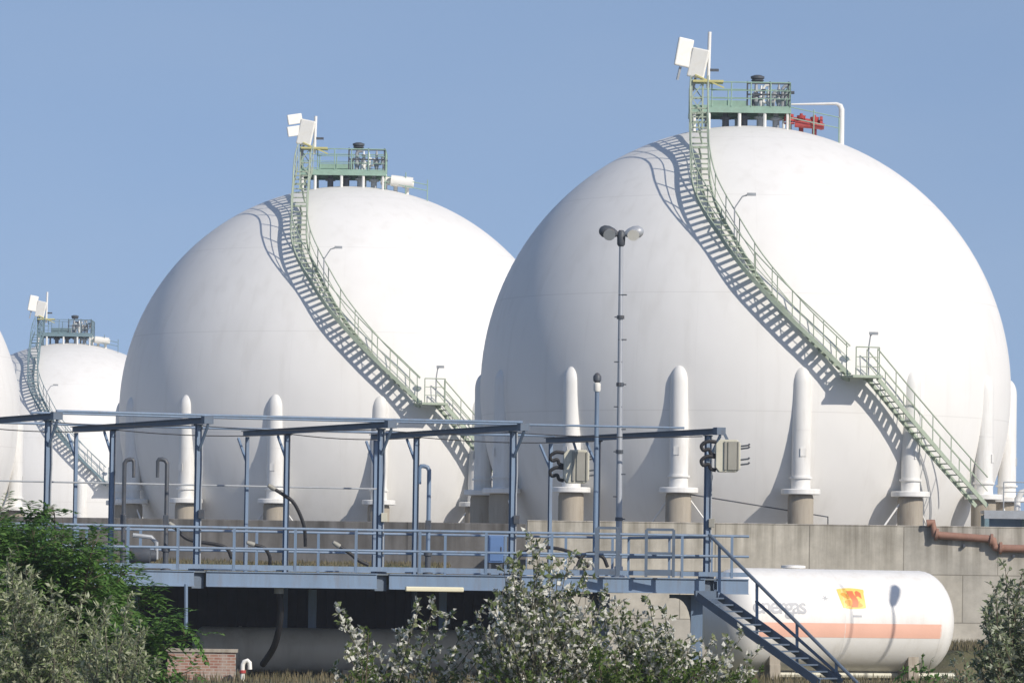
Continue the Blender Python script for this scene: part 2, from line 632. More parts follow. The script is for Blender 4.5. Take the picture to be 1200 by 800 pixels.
def make_tank(cx, cy, cz, label, steel, plat, variant, stairs=True, roof=True):
    root = thing('spherical_gas_tank', label, 'gas tank', (cx, cy, 0), 0, 'white spherical gas tanks')

    def shell():
        mb = MB()
        nu, nv = 144, 72
        for j in range(nv + 1):
            th = PI * j / nv - PI / 2
            for i in range(nu):
                a = 2 * PI * i / nu
                mb.v.append(V((R * math.cos(th) * math.cos(a), R * math.cos(th) * math.sin(a), R * math.sin(th))))
        for j in range(nv):
            for i in range(nu):
                a, b = j * nu + i, j * nu + (i + 1) % nu
                mb.f.append((a, b, b + nu, a + nu))
        return mb
    o = cached('shell', shell, WHITE, root, name='shell', smooth=True)
    o.location = (0, 0, cz)
    # 14 legs round the equator: white upper column, steel collar, concrete fireproofing sleeve
    rc = 9.88
    zs = cz - 4.05

    def column():
        mb = MB()
        prof = [(0.345, zs + 0.1)] + [(0.345, cz - 0.05)] + [(0.345 * math.cos(a), cz - 0.05 + 0.60 * math.sin(a)) for a in [PI / 2 * k / 6 for k in range(1, 7)]]
        mb.lathe(prof, 20)
        mb.lathe([(0.41, zs + 0.55), (0.41, zs + 0.62)], 20)
        mb.lathe([(0.352, zs + 2.3), (0.352, zs + 2.34)], 20)
        mb.box((0.0, -0.355, zs + 1.5), (0.22, 0.02, 0.3))
        return mb

    def collar():
        mb = MB()
        mb.lathe([(0.38, -0.02), (0.69, -0.02), (0.71, 0.0), (0.71, 0.15), (0.68, 0.18), (0.38, 0.18)], 24)
        return mb

    def sleeve():
        return MB().lathe([(0.62, 0), (0.62, 0.5), (0.47, 0.52), (0.465, zs - 0.15), (0.43, zs - 0.03)], 20)
    key = round(cz, 2)
    for k in range(14):
        a = R_(9.5 + k * 360 / 14)
        x, y = rc * math.sin(a), -rc * math.cos(a)
        c = cached(('col', key), column, COLWHITE, root, name='support_column', smooth=True)
        c.location = (x, y, 0)
        c.rotation_euler.z = a
        d = cached(('collar', key), collar, COLWHITE, c, name='collar', smooth=True)
        d.location = (0, 0, zs)
        d = cached(('sleeve', key), sleeve, CONC, c, name='concrete_sleeve', smooth=True)
        # diagonal tie rod to the next column and a thin drain pipe
        a2 = R_(9.5 + (k + 1) * 360 / 14)
        x2, y2 = rc * math.sin(a2), -rc * math.cos(a2)
        MB().tube([(x, y, zs + 0.3 if k % 2 else 0.6), (x2, y2, 0.6 if k % 2 else zs + 0.3)], 0.035, 6).build('tie_rod', COLWHITE, root, True)
    MB().tube([(x, y, zs)] + [(9.3 * math.sin(R_(14)), -9.75 * math.cos(R_(14)), zs - 0.1), (9.3 * math.sin(R_(16.5)), -9.75 * math.cos(R_(16.5)), zs - 0.8), (9.3 * math.sin(R_(17)), -9.75 * math.cos(R_(17)), 0)][1:], 0.03, 6).build('drain_pipe', DARKST, root, True) if variant == 1 else None

    up = V((0, 0, cz))
    if stairs:
        flight(STAIR_UP, 220, 0.66, 0.215, 'stair_flight', steel, root, up, True)
        flight(STAIR_LOW, 90, 0.70, 0.215, 'stair_flight', steel, root, up)
        ld = MB()
        d = (LAND_B - LAND_A).normalized()
        nrm = V((d.y, -d.x, 0))
        m = Matrix((d, V((-d.y, d.x, 0)), V((0, 0, 1)))).transposed()
        ld.box((LAND_A + LAND_B) / 2 + up + nrm * 0.12, ((LAND_B - LAND_A).length + 0.25, 1.25, 0.09), m)
        ld.bar(LAND_A + up - V((0, 0, 0.1)), LAND_A.normalized() * R + up, 0.08, 0.14)
        ld.bar(LAND_B + up - V((0, 0, 0.1)), LAND_B.normalized() * R + up, 0.08, 0.14)
        rail_loop(ld, [LAND_A + up + nrm * 0.7, LAND_B + up + nrm * 0.7], False, 1.05, 0.8)
        s = ld.build('landing', steel, root)
        # lamp arms on the handrail
        for (q, dx) in ((V(STAIR_UP[5]) + V((0.25, -0.2, 1.05)), 0.55), ((LAND_A + LAND_B) / 2 + V((0.25, -0.55, 1.05)), 0.12)):
            q = q + up
            lm = MB()
            lm.tube([q - V((0, 0, 1.0)), q, q + V((dx * 0.5, 0, 0.42)), q + V((dx, 0, 0.5))], 0.03, 6)
            lm.box(q + V((dx + 0.05, 0, 0.5)), (0.32, 0.18, 0.10))
            lm.build('stair_lamp', GREYST, s)
    if roof:
        zf = cz + 10.62
        f = MB()
        f.box((-0.35, 0.0, zf), (3.7, 3.0, 0.06))
        for y in (-1.5, 0, 1.5):
            f.bar((-2.2, y, zf - 0.13), (1.5, y, zf - 0.13), 0.08, 0.2)
        for x in (-2.2, -0.35, 1.5):
            f.bar((x, -1.5, zf - 0.14), (x, 1.5, zf - 0.14), 0.08, 0.18)
        pf = f.build('roof_platform', plat, root)
        for x in (-2.1, -1.55, -0.4, 0.55, 1.4):
            for y in (-1.45, 1.45):
                MB().tube([(x, y, cz + sphere_z(x, y) - 0.03), (x, y, zf - 0.2)], 0.065 if x < 1 else 0.05, 8).build('platform_leg', COLWHITE, pf, True)
        rl = MB()
        rail_loop(rl, [(-1.45, -1.5, zf), (1.5, -1.5, zf), (1.5, 1.5, zf), (-2.2, 1.5, zf), (-2.2, -1.0, zf)], False, 0.92, 0.75, 0.026)
        rl.build('railing', plat, pf, True)
        # green wind boards tied to the railing behind the ladder head
        wb = MB()
        wb.box((-0.75, 1.53, zf + 0.3), (1.5, 0.03, 0.4))
        wb.build('kick_board', plat, pf)
        mb = MB()
        lattice(mb, -2.0, -1.35, cz + 9.75, cz + 12.1, 0.42, 0.055)
        mast = mb.build('mast', steel, root)
        pm = MB()
        pm.box((-1.6, -1.3, cz + 11.55), (1.15, 0.9, 0.08))
        pm.bar((-2.1, -1.7, cz + 11.78), (-1.0, -1.7, cz + 11.3), 0.05, 0.05)
        pm.build('mast_bracket', YELLOW, mast)
        # two big white boards at the mast head and a white whip pole
        for (bx, bz, w, h, a, tl) in (((-2.52), 12.62, 0.62, 1.08, 18, -10), ((-1.98), 12.22, 0.66, 1.12, -10, -12)):
            if variant == 2 and bx < -2:
                for dz in (-0.22, 0.3):
                    b = MB()
                    b.box((0, 0, 0), (0.66, 0.12, 0.44))
                    q = b.build('signal_board', PANEL, root, bevel=0.03)
                    q.location = (bx + 0.05, -1.6, cz + 12.5 + dz)
                    q.rotation_euler = (0, R_(-tl * -1), R_(a))
                continue
            b = MB()
            b.box((0, 0, 0), (w, 0.14, h))
            q = b.build('signal_board', PANEL, root, bevel=0.05)
            q.location = (bx, -1.6, cz + bz)
            q.rotation_euler = (0, R_(-tl), R_(a))
            fr = MB()
            fr.box((0, 0.12, 0), (w * 0.7, 0.06, h * 0.8))
            fr.bar((0, 0.12, -h / 2), (0, 0.2, -h / 2 - 0.5), 0.08, 0.08)
            fr.build('board_bracket', GREYST, q)
        MB().tube([(-1.60, -1.5, cz + 11.3), (-1.56, -1.5, cz + (13.42 if variant != 2 else 12.95))], 0.07, 10).build('whip_pole', COLWHITE, root, True)
        MB().bar((-1.6, -1.5, cz + 11.98), (-1.2, -1.5, cz + 11.98), 0.08, 0.1).build('mast_lamp', DARKST, root)
        # relief valves on the platform
        for i, (x, y, s) in enumerate(((0.25, -0.6, 0.8), (0.75, -0.2, 0.65), (1.1, -0.75, 0.72), (0.5, 0.6, 0.75))):
            mb = MB()
            valve(mb, x, y, zf + 0.03, s)
            mb.build('relief_valve', GREYST if i % 2 == 0 else COLWHITE, root, True)
        cap = MB()
        cap.lathe([(0.2, 0), (0.25, 0.04), (0.2, 0.08), (0.26, 0.12), (0.26, 0.2), (0.12, 0.25)], 14, (0.30, -0.6, zf + 1.03))
        cap.build('vent_cap', DARKST, root, True)
        br = MB()
        for x in (-0.1, 0.75, 1.45):
            br.bar((x, -1.1, zf), (x, -1.1, zf + 1.0), 0.06, 0.06)
        br.bar((-0.1, -1.1, zf + 0.92), (1.45, -1.1, zf + 0.92), 0.06, 0.06)
        br.bar((-0.1, -1.1, zf + 0.5), (1.45, -1.1, zf + 0.5), 0.06, 0.06)
        br.build('valve_rack', DARKST, root)
        rg = random.Random(int(abs(cx) * 10))
        for k in range(6):
            x, y = rg.uniform(-0.05, 1.4), rg.uniform(-1.0, 0.9)
            h = rg.uniform(0.35, 0.85)
            MB().tube([(x, y, zf + 0.02), (x, y, zf + h), (x + 0.08, y, zf + h + 0.09), (x + rg.uniform(0.15, 0.4), y, zf + h + 0.1)], rg.uniform(0.03, 0.07), 8).build('pipe', [COLWHITE, GREYST, DARKST][k % 3], root, True)
        # nozzles on the crown below the platform
        for x in (-0.9, -0.2, 0.4, 1.0):
            mb = MB()
            z0 = cz + sphere_z(x, -0.9) - 0.05
            mb.lathe([(0.13, 0), (0.13, 0.3), (0.22, 0.31), (0.22, 0.4), (0.1, 0.42), (0.1, 0.6)], 12, (x, -0.9, z0))
            mb.build('nozzle', DARKST if x < 0.2 else GREYST, root, True)
        # manifold to the right of the platform: red valves or a white drum
        mm = RED if variant == 1 else PANEL
        mb = MB()
        y = -0.9
        za = cz + 9.92
        mb.tube([(1.3, y, za + 0.33), (2.75, y, za + 0.18)], 0.1 if variant == 1 else 0.16, 10)
        for x in (1.5, 1.95, 2.45):
            mb.lathe([(0.2, -0.1), (0.2, -0.02), (0.15, 0.0), (0.17, 0.16), (0.06, 0.18), (0.06, 0.24)], 12, (x, y, za + 0.33 - (x - 1.5) * 0.1))
            mb.tube([(x, y, cz + sphere_z(x, y) - 0.05), (x, y, za + 0.3)], 0.09, 8)
            mb.lathe([(0.2, 0), (0.2, 0.05)], 12, (x, y, za + 0.12 - (x - 1.5) * 0.12))
        if variant == 1:
            mb.tube([(1.7, y - 0.25, za + 0.10), (2.8, y - 0.25, za + 0.02)], 0.12, 10)
            mb.lathe([(0.26, -0.05), (0.26, 0.05)], 14, (2.7, y, za + 0.17), Matrix.Rotation(PI / 2, 3, 'Y'))
        mb.build('valve_manifold', mm, root, True)
        if variant != 1:
            MB().tube([(1.75, y - 0.3, za + 0.3), (2.7, y - 0.3, za + 0.2)], [0.24, 0.24], 14).build('receiver_drum', PANEL, root, True)
        r2 = MB()
        pts = [(1.5, -1.35, cz + sphere_z(1.5, 1.35)), (2.4, -1.35, cz + sphere_z(2.4, 1.35)), (3.35, -1.35, cz + sphere_z(3.35, 1.35) - 0.02)]
        for hh in (0.45, 0.85) if variant == 1 else (0.35, 0.6):
            r2.tube([(p[0], p[1], p[2] + hh + (0.12 if i == 2 else 0)) for i, p in enumerate(pts)], 0.022, 6)
        for p in pts:
            r2.tube([p, (p[0], p[1], p[2] + 0.95)], 0.025, 6)
        r2.build('side_railing', plat, root, True)
        if variant == 1:
            x, y = 3.45, -1.2
            z0 = cz + sphere_z(x, y) - 0.05
            MB().tube([(x, y, z0), (x, y, z0 + 1.32), (x - 0.05, y, z0 + 1.47), (x - 0.2, y, z0 + 1.55), (x - 1.9, y, z0 + 1.5)], [0.11, 0.11, 0.1, 0.06, 0.035], 10).build('vent_pipe', COLWHITE, root, True)
    return root


T1 = make_tank(8.83, 209.3, 10.18, 'largest white spherical tank on the right with red valves on its crown', GREEN, GREENP, 1)
T2 = make_tank(-7.13, 242.6, 10.15, 'middle white spherical tank with green staircase and white drum on its crown', GREEN, GREENP, 2)
T3 = make_tank(-30.38, 381.7, 9.39, 'smallest distant white spherical tank with blue-grey crown platform and dark staircase', GREENB, GREENB, 3)
T0 = make_tank(-33.41, 264.8, 10.15, 'white spherical tank cut by the left edge of the photo, only its bright flank showing', GREEN, GREENP, 2)

# ------------------------------------------------------------------ ground, walls
def ground_mat():
    m, nt, b, N, L = nodes('dry_ground')
    tc = N('ShaderNodeTexCoord')
    n = N('ShaderNodeTexNoise')
    n.inputs['Scale'].default_value = 0.35
    n.inputs['Detail'].default_value = 12
    n.inputs['Roughness'].default_value = 0.75
    L(tc.outputs['Object'], n.inputs['Vector'])
    cr = N('ShaderNodeValToRGB')
    e = cr.color_ramp.elements
    e[0].position, e[1].position = 0.35, 0.68
    e[0].color = (0.075, 0.09, 0.03, 1)
    e[1].color = (0.22, 0.175, 0.10, 1)
    L(n.outputs['Fac'], cr.inputs[0])
    L(cr.outputs[0], b.inputs['Base Color'])
    b.inputs['Roughness'].default_value = 0.95
    bp = N('ShaderNodeBump')
    bp.inputs['Distance'].default_value = 0.15
    L(n.outputs['Fac'], bp.inputs['Height'])
    L(bp.outputs[0], b.inputs['Normal'])
    return m


g = MB()
g.quad((-1500, -60, 0), (1500, -60, 0), (1500, 3000, 0), (-1500, 3000, 0))
g.build('ground', ground_mat(), kind='structure')

wr = thing('bund_wall', 'pale stained concrete wall in front of the largest spherical tank', 'wall', (0.6, 188.5, 0))
w = MB()
w.box((22.5, 0.2, 2.45), (45, 0.4, 4.9))
w.build('wall', WALLC, wr, bevel=0.03)
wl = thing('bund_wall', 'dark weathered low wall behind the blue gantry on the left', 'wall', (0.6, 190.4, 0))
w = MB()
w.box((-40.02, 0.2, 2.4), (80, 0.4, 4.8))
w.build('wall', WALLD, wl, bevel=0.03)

# unseen gravel inside the bund, added pale to bounce light onto the tanks
gv = MB()
gv.quad((-90, 191.5, 0.004), (70, 191.5, 0.004), (70, 470, 0.004), (-90, 470, 0.004))
gv.build('bounce_gravel', paint('pale_bounce_gravel', (0.46, 0.44, 0.40), 0.95, 0.2, 0.5, (0.3, 0.27, 0.2), 0.4, spec=0.1), kind='structure')

# rusty pipe hung on the wall
rp = thing('pipe', 'rusty brown pipe with flanged step along the top of the concrete wall', 'pipe', at(1090, 615, 144.88) - V((0, 0, 0)))
o0 = rp.location.copy()
P = [at(1086, 613, 144.88), at(1093, 612, 144.88), at(1095, 625, 144.88), at(1103, 627, 144.88), at(1158, 631, 144.88), at(1164, 633, 144.88), at(1166, 641, 144.88), at(1173, 642, 144.88), at(1290, 645, 144.88)]
MB().tube([p - o0 for p in P], 0.13, 12).build('pipe_run', RUST, rp, True)
for a, b in ((at(1160, 632, 144.88), at(1163, 632.4, 144.88)), (at(1096, 625.4, 144.88), at(1099, 626, 144.88)), (at(1171, 641.8, 144.88), at(1174, 642, 144.88))):
    MB().tube([a - o0, b - o0], 0.21, 14).build('flange', RUST, rp, True)
for px in (1130, 1188):
    p = at(px, 634 if px < 1160 else 646, 144.88) - o0
    MB().box(p + V((0, 0.1, -0.15)), (0.08, 0.2, 0.1)).build('pipe_bracket', DARKST, rp)

# access platform at the foot of the stair of the largest tank
ap = thing('access_platform', 'blue-grey steel platform at the foot of the green stairs', 'platform', (17.9, 201.7, 0))
mb = MB()
mb.box((0.9, 0.2, 5.62), (3.2, 1.6, 0.1))
mb.bar((-0.7, -0.6, 5.5), (2.5, -0.6, 5.5), 0.08, 0.26)
mb.build('deck', GREYST, ap)
for x in (-0.6, 0.9, 2.4):
    for y in (-0.55, 0.95):
        MB().bar((x, y, 0), (x, y, 5.5), 0.16, 0.16, (0, 1, 0)).build('leg', GREENB, ap)
mb = MB()
rail_loop(mb, [(0.0, -0.58, 5.65), (2.4, -0.58, 5.65), (2.4, 0.95, 5.65)], False, 1.05, 0.8)
mb.build('railing', GREYST, ap, True)
MB().box((0.9, 0.99, 5.15), (3.0, 0.05, 0.8)).build('side_panel', BLUE, ap)
MB().tube([(0.6, 0.5, 5.7), (0.6, 0.5, 6.1), (0.75, 0.5, 6.35), (1.1, 0.5, 6.45), (1.6, 0.5, 6.4), (1.9, 0.5, 6.1), (1.95, 0.5, 5.7)], 0.12, 10).build('pipe_bend', COLWHITE, ap, True)
MB().lathe([(0.35, 0), (0.35, 0.16), (0.3, 0.18)], 16, (1.9, 0.2, 6.62)).build('valve_cover', COLWHITE, ap, True)

# ------------------------------------------------------------------ blue loading gantry
NEAR = [V((-11.85, 145.08, 0)), V((-8.0, 146.90, 0)), V((-3.17, 148.33, 0)), V((0.38, 148.98, 0)), V((5.7, 150.15, 0))]
FAR = [V((-16.3, 155.35, 0)), V((-12.41, 157.04, 0)), V((-7.66, 158.86, 0)), V((-4.03, 160.42, 0)), V((1.03, 161.33, 0))]
ZB, ZD = 6.83, 2.86
gr = thing('loading_gantry', 'blue steel loading gantry with railed deck, tall portal frames and end stairs', 'gantry', (-3.0, 148.2, 0))
go = gr.location.copy()


def loc(p):
    return V(p) - go


def frac(i, t):
    return FAR[i].lerp(NEAR[i], t)


Z = lambda z: V((0, 0, z))
for i in range(5):
    d = (NEAR[i] - FAR[i]).normalized()
    b = MB()
    a0, a1 = loc(FAR[i] + Z(ZB)), loc(NEAR[i] + Z(ZB))
    # H section: two flanges and a web
    b.bar(a0 + Z(0.07), a1 + Z(0.07), 0.14, 0.02)
    b.bar(a0 - Z(0.07), a1 - Z(0.07), 0.14, 0.02)
    b.bar(a0, a1, 0.014, 0.12)
    bm_ = b.build('cross_beam', BLUED, gr)
    e = MB()
    e.box(loc(NEAR[i] + Z(ZB)) - d * 0.12, (0.26, 0.26, 0.2), Matrix.Rotation(math.atan2(d.y, d.x), 3, 'Z'))
    e.build('end_cap', BLUED, bm_)
    for t, w_, zb in ((0.93, 0.14, ZD - 0.4), (0.31, 0.13, 0.0), (0.03, 0.09, 0.0)):
        p = frac(i, t)
        q = MB()
        x0 = loc(p)
        ang = Matrix.Rotation(math.atan2(d.y, d.x), 3, 'Z')
        hgt = ZB - 0.1 - zb
        for s in (-1, 1):
            q.box(x0 + Z(zb + hgt / 2) + ang @ V((s * w_ / 2, 0, 0)), (0.018, w_, hgt), ang)
        q.box(x0 + Z(zb + hgt / 2), (w_ - 0.02, 0.014, hgt), ang)
        po = q.build('post', BLUE, gr)
        k = MB()
        sgn = 1 if t > 0.5 else -1
        k.bar(x0 + Z(ZB - 0.85), loc(frac(i, t + sgn * 0.065)) + Z(ZB - 0.12), 0.06, 0.06)
        k.build('knee_brace', BLUE, po)
        if t > 0.5:
            MB().box(x0 + Z(ZD - 0.22) - d * 0.02, (0.3, 0.34, 0.52), ang).build('post_shoe', BLUED, po)


def along(t, z, x0=0, x1=4, off=0):
    pts = [frac(i, t) for i in range(x0, x1 + 1)]
    return [loc(p + Z(z)) for p in pts]


# long runs of pipe on top of the frames and a cable through the posts
for t, z, r, x0 in ((0.985, ZB + 0.13, 0.035, 0), (0.80, ZB - 0.1 + 0.24, 0.03, 0), (0.05, ZB + 0.12, 0.035, 0)):
    MB().tube(along(t, z, x0, 4 if t < 0.9 else 3), r, 8).build('roof_pipe', BLUE, gr, True)
MB().tube(along(0.05, 5.32, 0, 3), 0.028, 6).build('cable_pipe', GREYST, gr, True)

random.seed(9)
for i in range(4):
    for t, z, sag in ((0.9, ZB - 0.12, 0.07), (0.34, ZB - 0.1, 0.1)):
        a, b = frac(i, t) + Z(z), frac(i + 1, t) + Z(z)
        MB().tube([loc(a.lerp(b, u / 8) - Z(sag * 4 * (u / 8) * (1 - u / 8))) for u in range(9)], 0.014, 5).build('slack_cable', RUBBER, gr, True)
for i in range(5):
    p = frac(i, 0.93) + V((0.1, -0.09, 0))
    MB().tube([loc(p + Z(ZD + 0.02)), loc(p + Z(5.0)), loc(p + Z(5.6) + V((0.02, 0, 0))), loc(p + Z(ZB - 0.1))], 0.022, 6).build('conduit', GREYST, gr, True)
    MB().box(loc(p + Z(4.35) + V((0.02, -0.05, 0))), (0.16, 0.1, 0.24)).build('switch_box', [CREAMD, DARKST, CREAM, DARKST, CREAMD][i], gr, bevel=0.01)
    q = frac(i, 0.31) + V((0.08, -0.08, 0))
    MB().tube([loc(q + Z(ZD)), loc(q + Z(ZB - 0.12))], 0.018, 6).build('conduit', DARKST, gr, True)
    # bolted splice plates where the beam meets the posts
    for t in (0.93, 0.31):
        MB().box(loc(frac(i, t) + Z(ZB - 0.105)), (0.26, 0.26, 0.02)).build('splice_plate', BLUED, gr)

# deck
nl = [frac(i, 0.955) for i in range(5)]
bl = [frac(i, 0.29) for i in range(5)]
dirv = (NEAR[4] - NEAR[3]).normalized()
nl.append(nl[4] + dirv * 1.05)
bl.append(bl[4] + dirv * 1.05)
nl.insert(0, nl[0] - dirv * 3)
bl.insert(0, bl[0] - dirv * 3)
dk = MB()
for i in range(len(nl) - 1):
    n = len(dk.v)
    for z in (ZD - 0.06, ZD - 0.02):
        for p in (nl[i], nl[i + 1], bl[i + 1], bl[i]):
            dk.v.append(loc(p + Z(z)))
    dk.f += [tuple(n + k for k in q) for q in ((3, 2, 1, 0), (4, 5, 6, 7), (0, 1, 5, 4), (1, 2, 6, 5), (2, 3, 7, 6), (3, 0, 4, 7))]
deck = dk.build('deck', GRATE, gr)
for i in range(len(nl) - 1):
    for ln, sg in ((nl, 1), (bl, -1)):
        a, b = ln[i], ln[i + 1]
        q = MB()
        dd = (b - a).normalized()
        g0 = 0.17 if 0 < i else 0
        a2, b2 = a + dd * 0.17, b - dd * (0.17 if i < len(nl) - 2 else 0)
        q.bar(loc(a2 + Z(ZD - 0.225)), loc(b2 + Z(ZD - 0.225)), 0.03, 0.40)
        for z in (ZD - 0.03, ZD - 0.42):
            q.bar(loc(a2 + Z(z)), loc(b2 + Z(z)), 0.13, 0.025)
        q.build('edge_beam', BLUE, deck)
    # cross joists
    for t in (0.15, 0.5, 0.85):
        a, b = nl[i].lerp(nl[i + 1], t), bl[i].lerp(bl[i + 1], t)
        jd = (b - a).normalized() * 0.1
        MB().bar(loc(a + jd + Z(ZD - 0.2)), loc(b - jd + Z(ZD - 0.2)), 0.1, 0.22).build('joist', BLUED, deck)

random.seed(4)
for ln, nm in ((nl, 'front'), (bl, 'back')):
    for i in range(len(ln) - 1):
        a, b = ln[i], ln[i + 1]
        q = MB()
        for z, r in ((4.0, 0.036), (3.45, 0.034)):
            q.tube([loc(a + Z(z)), loc(b + Z(z))], r, 8)
        q.bar(loc(a + Z(ZD + 0.1)), loc(b + Z(ZD + 0.1)), 0.012, 0.12)
        rail = q.build('railing', BLUE, gr, True)
        n = max(1, round((b - a).length / 1.62))
        for k in range(n):
            p = a.lerp(b, (k + 0.55) / n)
            MB().bar(loc(p + Z(ZD)), loc(p + Z(4.0)), 0.075, 0.06, (0, 1, 0)).build('rail_post', BLUE, rail)
# rail across the right-hand end of the deck (behind the stair head)
q = MB()
a, b = nl[-1].lerp(bl[-1], 0.3), bl[-1]
for z in (4.0, 3.45):
    q.tube([loc(a + Z(z)), loc(b + Z(z))], 0.04, 8)
er = q.build('railing', BLUE, gr, True)
for k in range(3):
    p = a.lerp(b, k / 2)
    MB().bar(loc(p + Z(ZD)), loc(p + Z(4.0)), 0.07, 0.06, (0, 1, 0)).build('rail_post', BLUE, er)

# two small dark gates in the front railing
for px0, px1, y0, Yg in ((699, 724, 618, 115.0), (757, 789, 620, 115.2)):
    gt = MB()
    A, B = at(px0, 668, Yg), at(px1, 668, Yg)
    A.z = B.z = ZD
    zt = at(px0, y0, Yg).z
    for P in (A, B):
        gt.bar(loc(P), loc(P + Z(zt - ZD)), 0.11 if px0 < 710 else 0.08, 0.08, (0, 1, 0))
    for z in (zt, ZD + 0.5 * (zt - ZD), ZD + 0.12):
        gt.bar(loc(V((A.x, A.y, z))), loc(V((B.x, B.y, z))), 0.06, 0.07 if z > ZD + 0.2 else 0.16)
    gt.build('gate', BLUED, gr)

# legs under the deck
for i in (0, 1, 2, 3, 4):
    for t in (0.88, 0.36) if i == 4 else (0.5,):
        p = frac(i, t)
        q = MB()
        d = (NEAR[i] - FAR[i]).normalized()
        wd = 0.32 if i == 4 else 0.22
        for s in (-1, 1):
            q.box(loc(p) + Z(1.2) + V((0, s * wd / 2, 0)), (wd, 0.03, 2.4))
        q.box(loc(p) + Z(1.2), (0.03, wd - 0.03, 2.4))
        lg = q.build('deck_leg', BLUE, gr)
        if i == 4:
            g_ = MB()
            out = [(-0.16, 2.4), (-0.16, 1.55)] + [(-0.16 - 0.42 * (1 - math.cos(a)), 1.55 + 0.75 * math.sin(a)) for a in [PI / 2 * k / 6 for k in range(1, 7)]] + [(-0.75, 2.3), (-0.75, 2.4)]
            for y in (-0.06, 0.06):
                for x, z in out:
                    g_.v.append(loc(p) + V((x, y, z)))
            n_ = len(out)
            g_.f.append(tuple(range(n_)))
            g_.f.append(tuple(reversed(range(n_, 2 * n_))))
            for k in range(n_):
                j = (k + 1) % n_
                g_.f.append((j, k, k + n_, j + n_))
            g_.build('haunch', BLUED, lg)
for px, y0, y1, Yd in ((218, 684, 736, 112.6), (583, 690, 742, 114.1)):
    MB().tube([loc(at(px, y0, Yd)), loc(at(px, y1, Yd))], 0.05, 8).build('down_pipe', BLUE, gr, True)
# strip lights hung under the deck
lt = MB()
a, b = at(475, 689.5, 113.9), at(543, 690.5, 114.1)
lt.bar(loc(a), loc(b), 0.2, 0.13)
lt.build('strip_light', LUMI, gr, bevel=0.03)
a, b = at(287, 683.5, 114.6), at(312, 684, 114.7)
MB().bar(loc(a), loc(b), 0.15, 0.1).build('strip_light', LUMI, gr, bevel=0.03)

# stair at the right-hand end, running down to the right and towards the viewer
acr = V((0.66, 0.751, 0))
S0, S1 = at(817, 698, 114.8), at(960, 813, 112.3)
S1.z = 0.12
dS = S1 - S0
st = MB()
for k in (0, 1):
    o_ = acr * 0.95 * k
    st.bar(loc(S0 + o_), loc(S1 + o_), 0.05, 0.22)
nT = 13
for k in range(nT):
    p = S0.lerp(S1, (k + 0.3) / nT) + acr * 0.475
    m = Matrix.Rotation(math.atan2(acr.y, acr.x), 3, 'Z')
    st.box(loc(p), (0.95, 0.24, 0.04), m)
st.bar(loc(S0 - dS.normalized() * 0.1), loc(S0 + acr * 0.95 - dS.normalized() * 0.1), 0.06, 0.2)
stair = st.build('staircase', BLUED, gr)
q = MB()
o_ = acr * 0.95
Fa, Fb = S0 + o_, S1 + o_
Yf = lambda px: (Fa.y + (Fb.y - Fa.y) * (px - 843) / 145) / K
q.tube([loc(at(831, 626, Yf(831))), loc(at(1012, 807, Yf(1012)))], 0.05, 8)
q.tube([loc(at(886, 704, Yf(886))), loc(at(985, 792, Yf(985)))], 0.045, 8)
hr = q.build('handrail', BLUED, stair, True)
for px, yt, yb in ((843, 638, 694), (887, 682, 742), (934, 729, 788), (980, 775, 812)):
    MB().bar(loc(at(px, yt, Yf(px))), loc(at(px, yb, Yf(px))), 0.08, 0.06, (0, 1, 0)).build('rail_post', BLUE, hr)

# ------------------------------------------------------------------ things on / at the gantry
def lamp_post():
    base = at(725, 660, 118)
    base.z = ZD
    r = thing('lamp_post', 'tall slim pole with twin floodlights and climbing pegs above the gantry', 'lamp post', base)
    top = at(728, 274, 118).z - ZD
    dx = at(728, 274, 118).x - base.x
    MB().tube([(0, 0, 0), (dx * 0.4, 0, top * 0.4), (dx * 0.7, 0, top * 0.7), (dx, 0, top)], [0.09, 0.08, 0.07, 0.055], 12).build('pole', GALV, r, True)
    MB().lathe([(0.2, 0), (0.2, 0.04), (0.13, 0.05), (0.12, 0.3)], 14).build('base_plate', GALV, r, True)
    z = 1.6
    k = 0
    while z < top - 1.2:
        x = dx * z / top
        q = 1 if k % 2 else -1
        pg = MB()
        pg.tube([(x - (0.17 if q > 0 else 0.06), -0.05, z), (x + (0.17 if q < 0 else 0.06), -0.05, z)], 0.018, 5)
        if k % 3 == 0:
            pg.lathe([(0.105, -0.05), (0.105, 0.05)], 10, (x, 0, z))
        pg.build('climbing_peg', DARKST, r)
        z += 0.62
        k += 1
    for s, mat in ((-1, DARKST), (1, GALV)):  # shaded left head and sunlit right head put into the material colours
        h = MB()
        ax = V((s * 0.80, -0.05, 0.16)).normalized()
        m = Matrix((ax, V((0, 1, 0)), ax.cross(V((0, 1, 0))))).transposed()
        # teardrop lantern: slim at the arm, full at the middle
        prof = [(0.04, 0.0), (0.07, 0.05), (0.14, 0.16), (0.18, 0.31), (0.165, 0.45), (0.10, 0.54), (0.03, 0.57)]
        m2 = Matrix((V((0, 1, 0)).cross(ax), V((0, 1, 0)), ax)).transposed()
        h.lathe(prof, 14, (dx + s * 0.06, 0, top - 0.02), m2)
        hd = h.build('floodlight', mat, r, True)
        gl = MB()
        gl.lathe([(0.02, 0), (0.16, 0.01), (0.17, 0.04)], 14, V((dx, -0.16, top - 0.1)) + ax * 0.34, Matrix.Rotation(PI / 2 + 0.5, 3, 'X'))
        gl.build('lens', PANEL if s > 0 else GREYST, hd, True)
    b = MB()
    b.lathe([(0.07, -0.35), (0.11, -0.3), (0.12, 0.02), (0.06, 0.1)], 12, (dx, 0, top))
    b.build('pole_head', DARKST, r, True)


lamp_post()

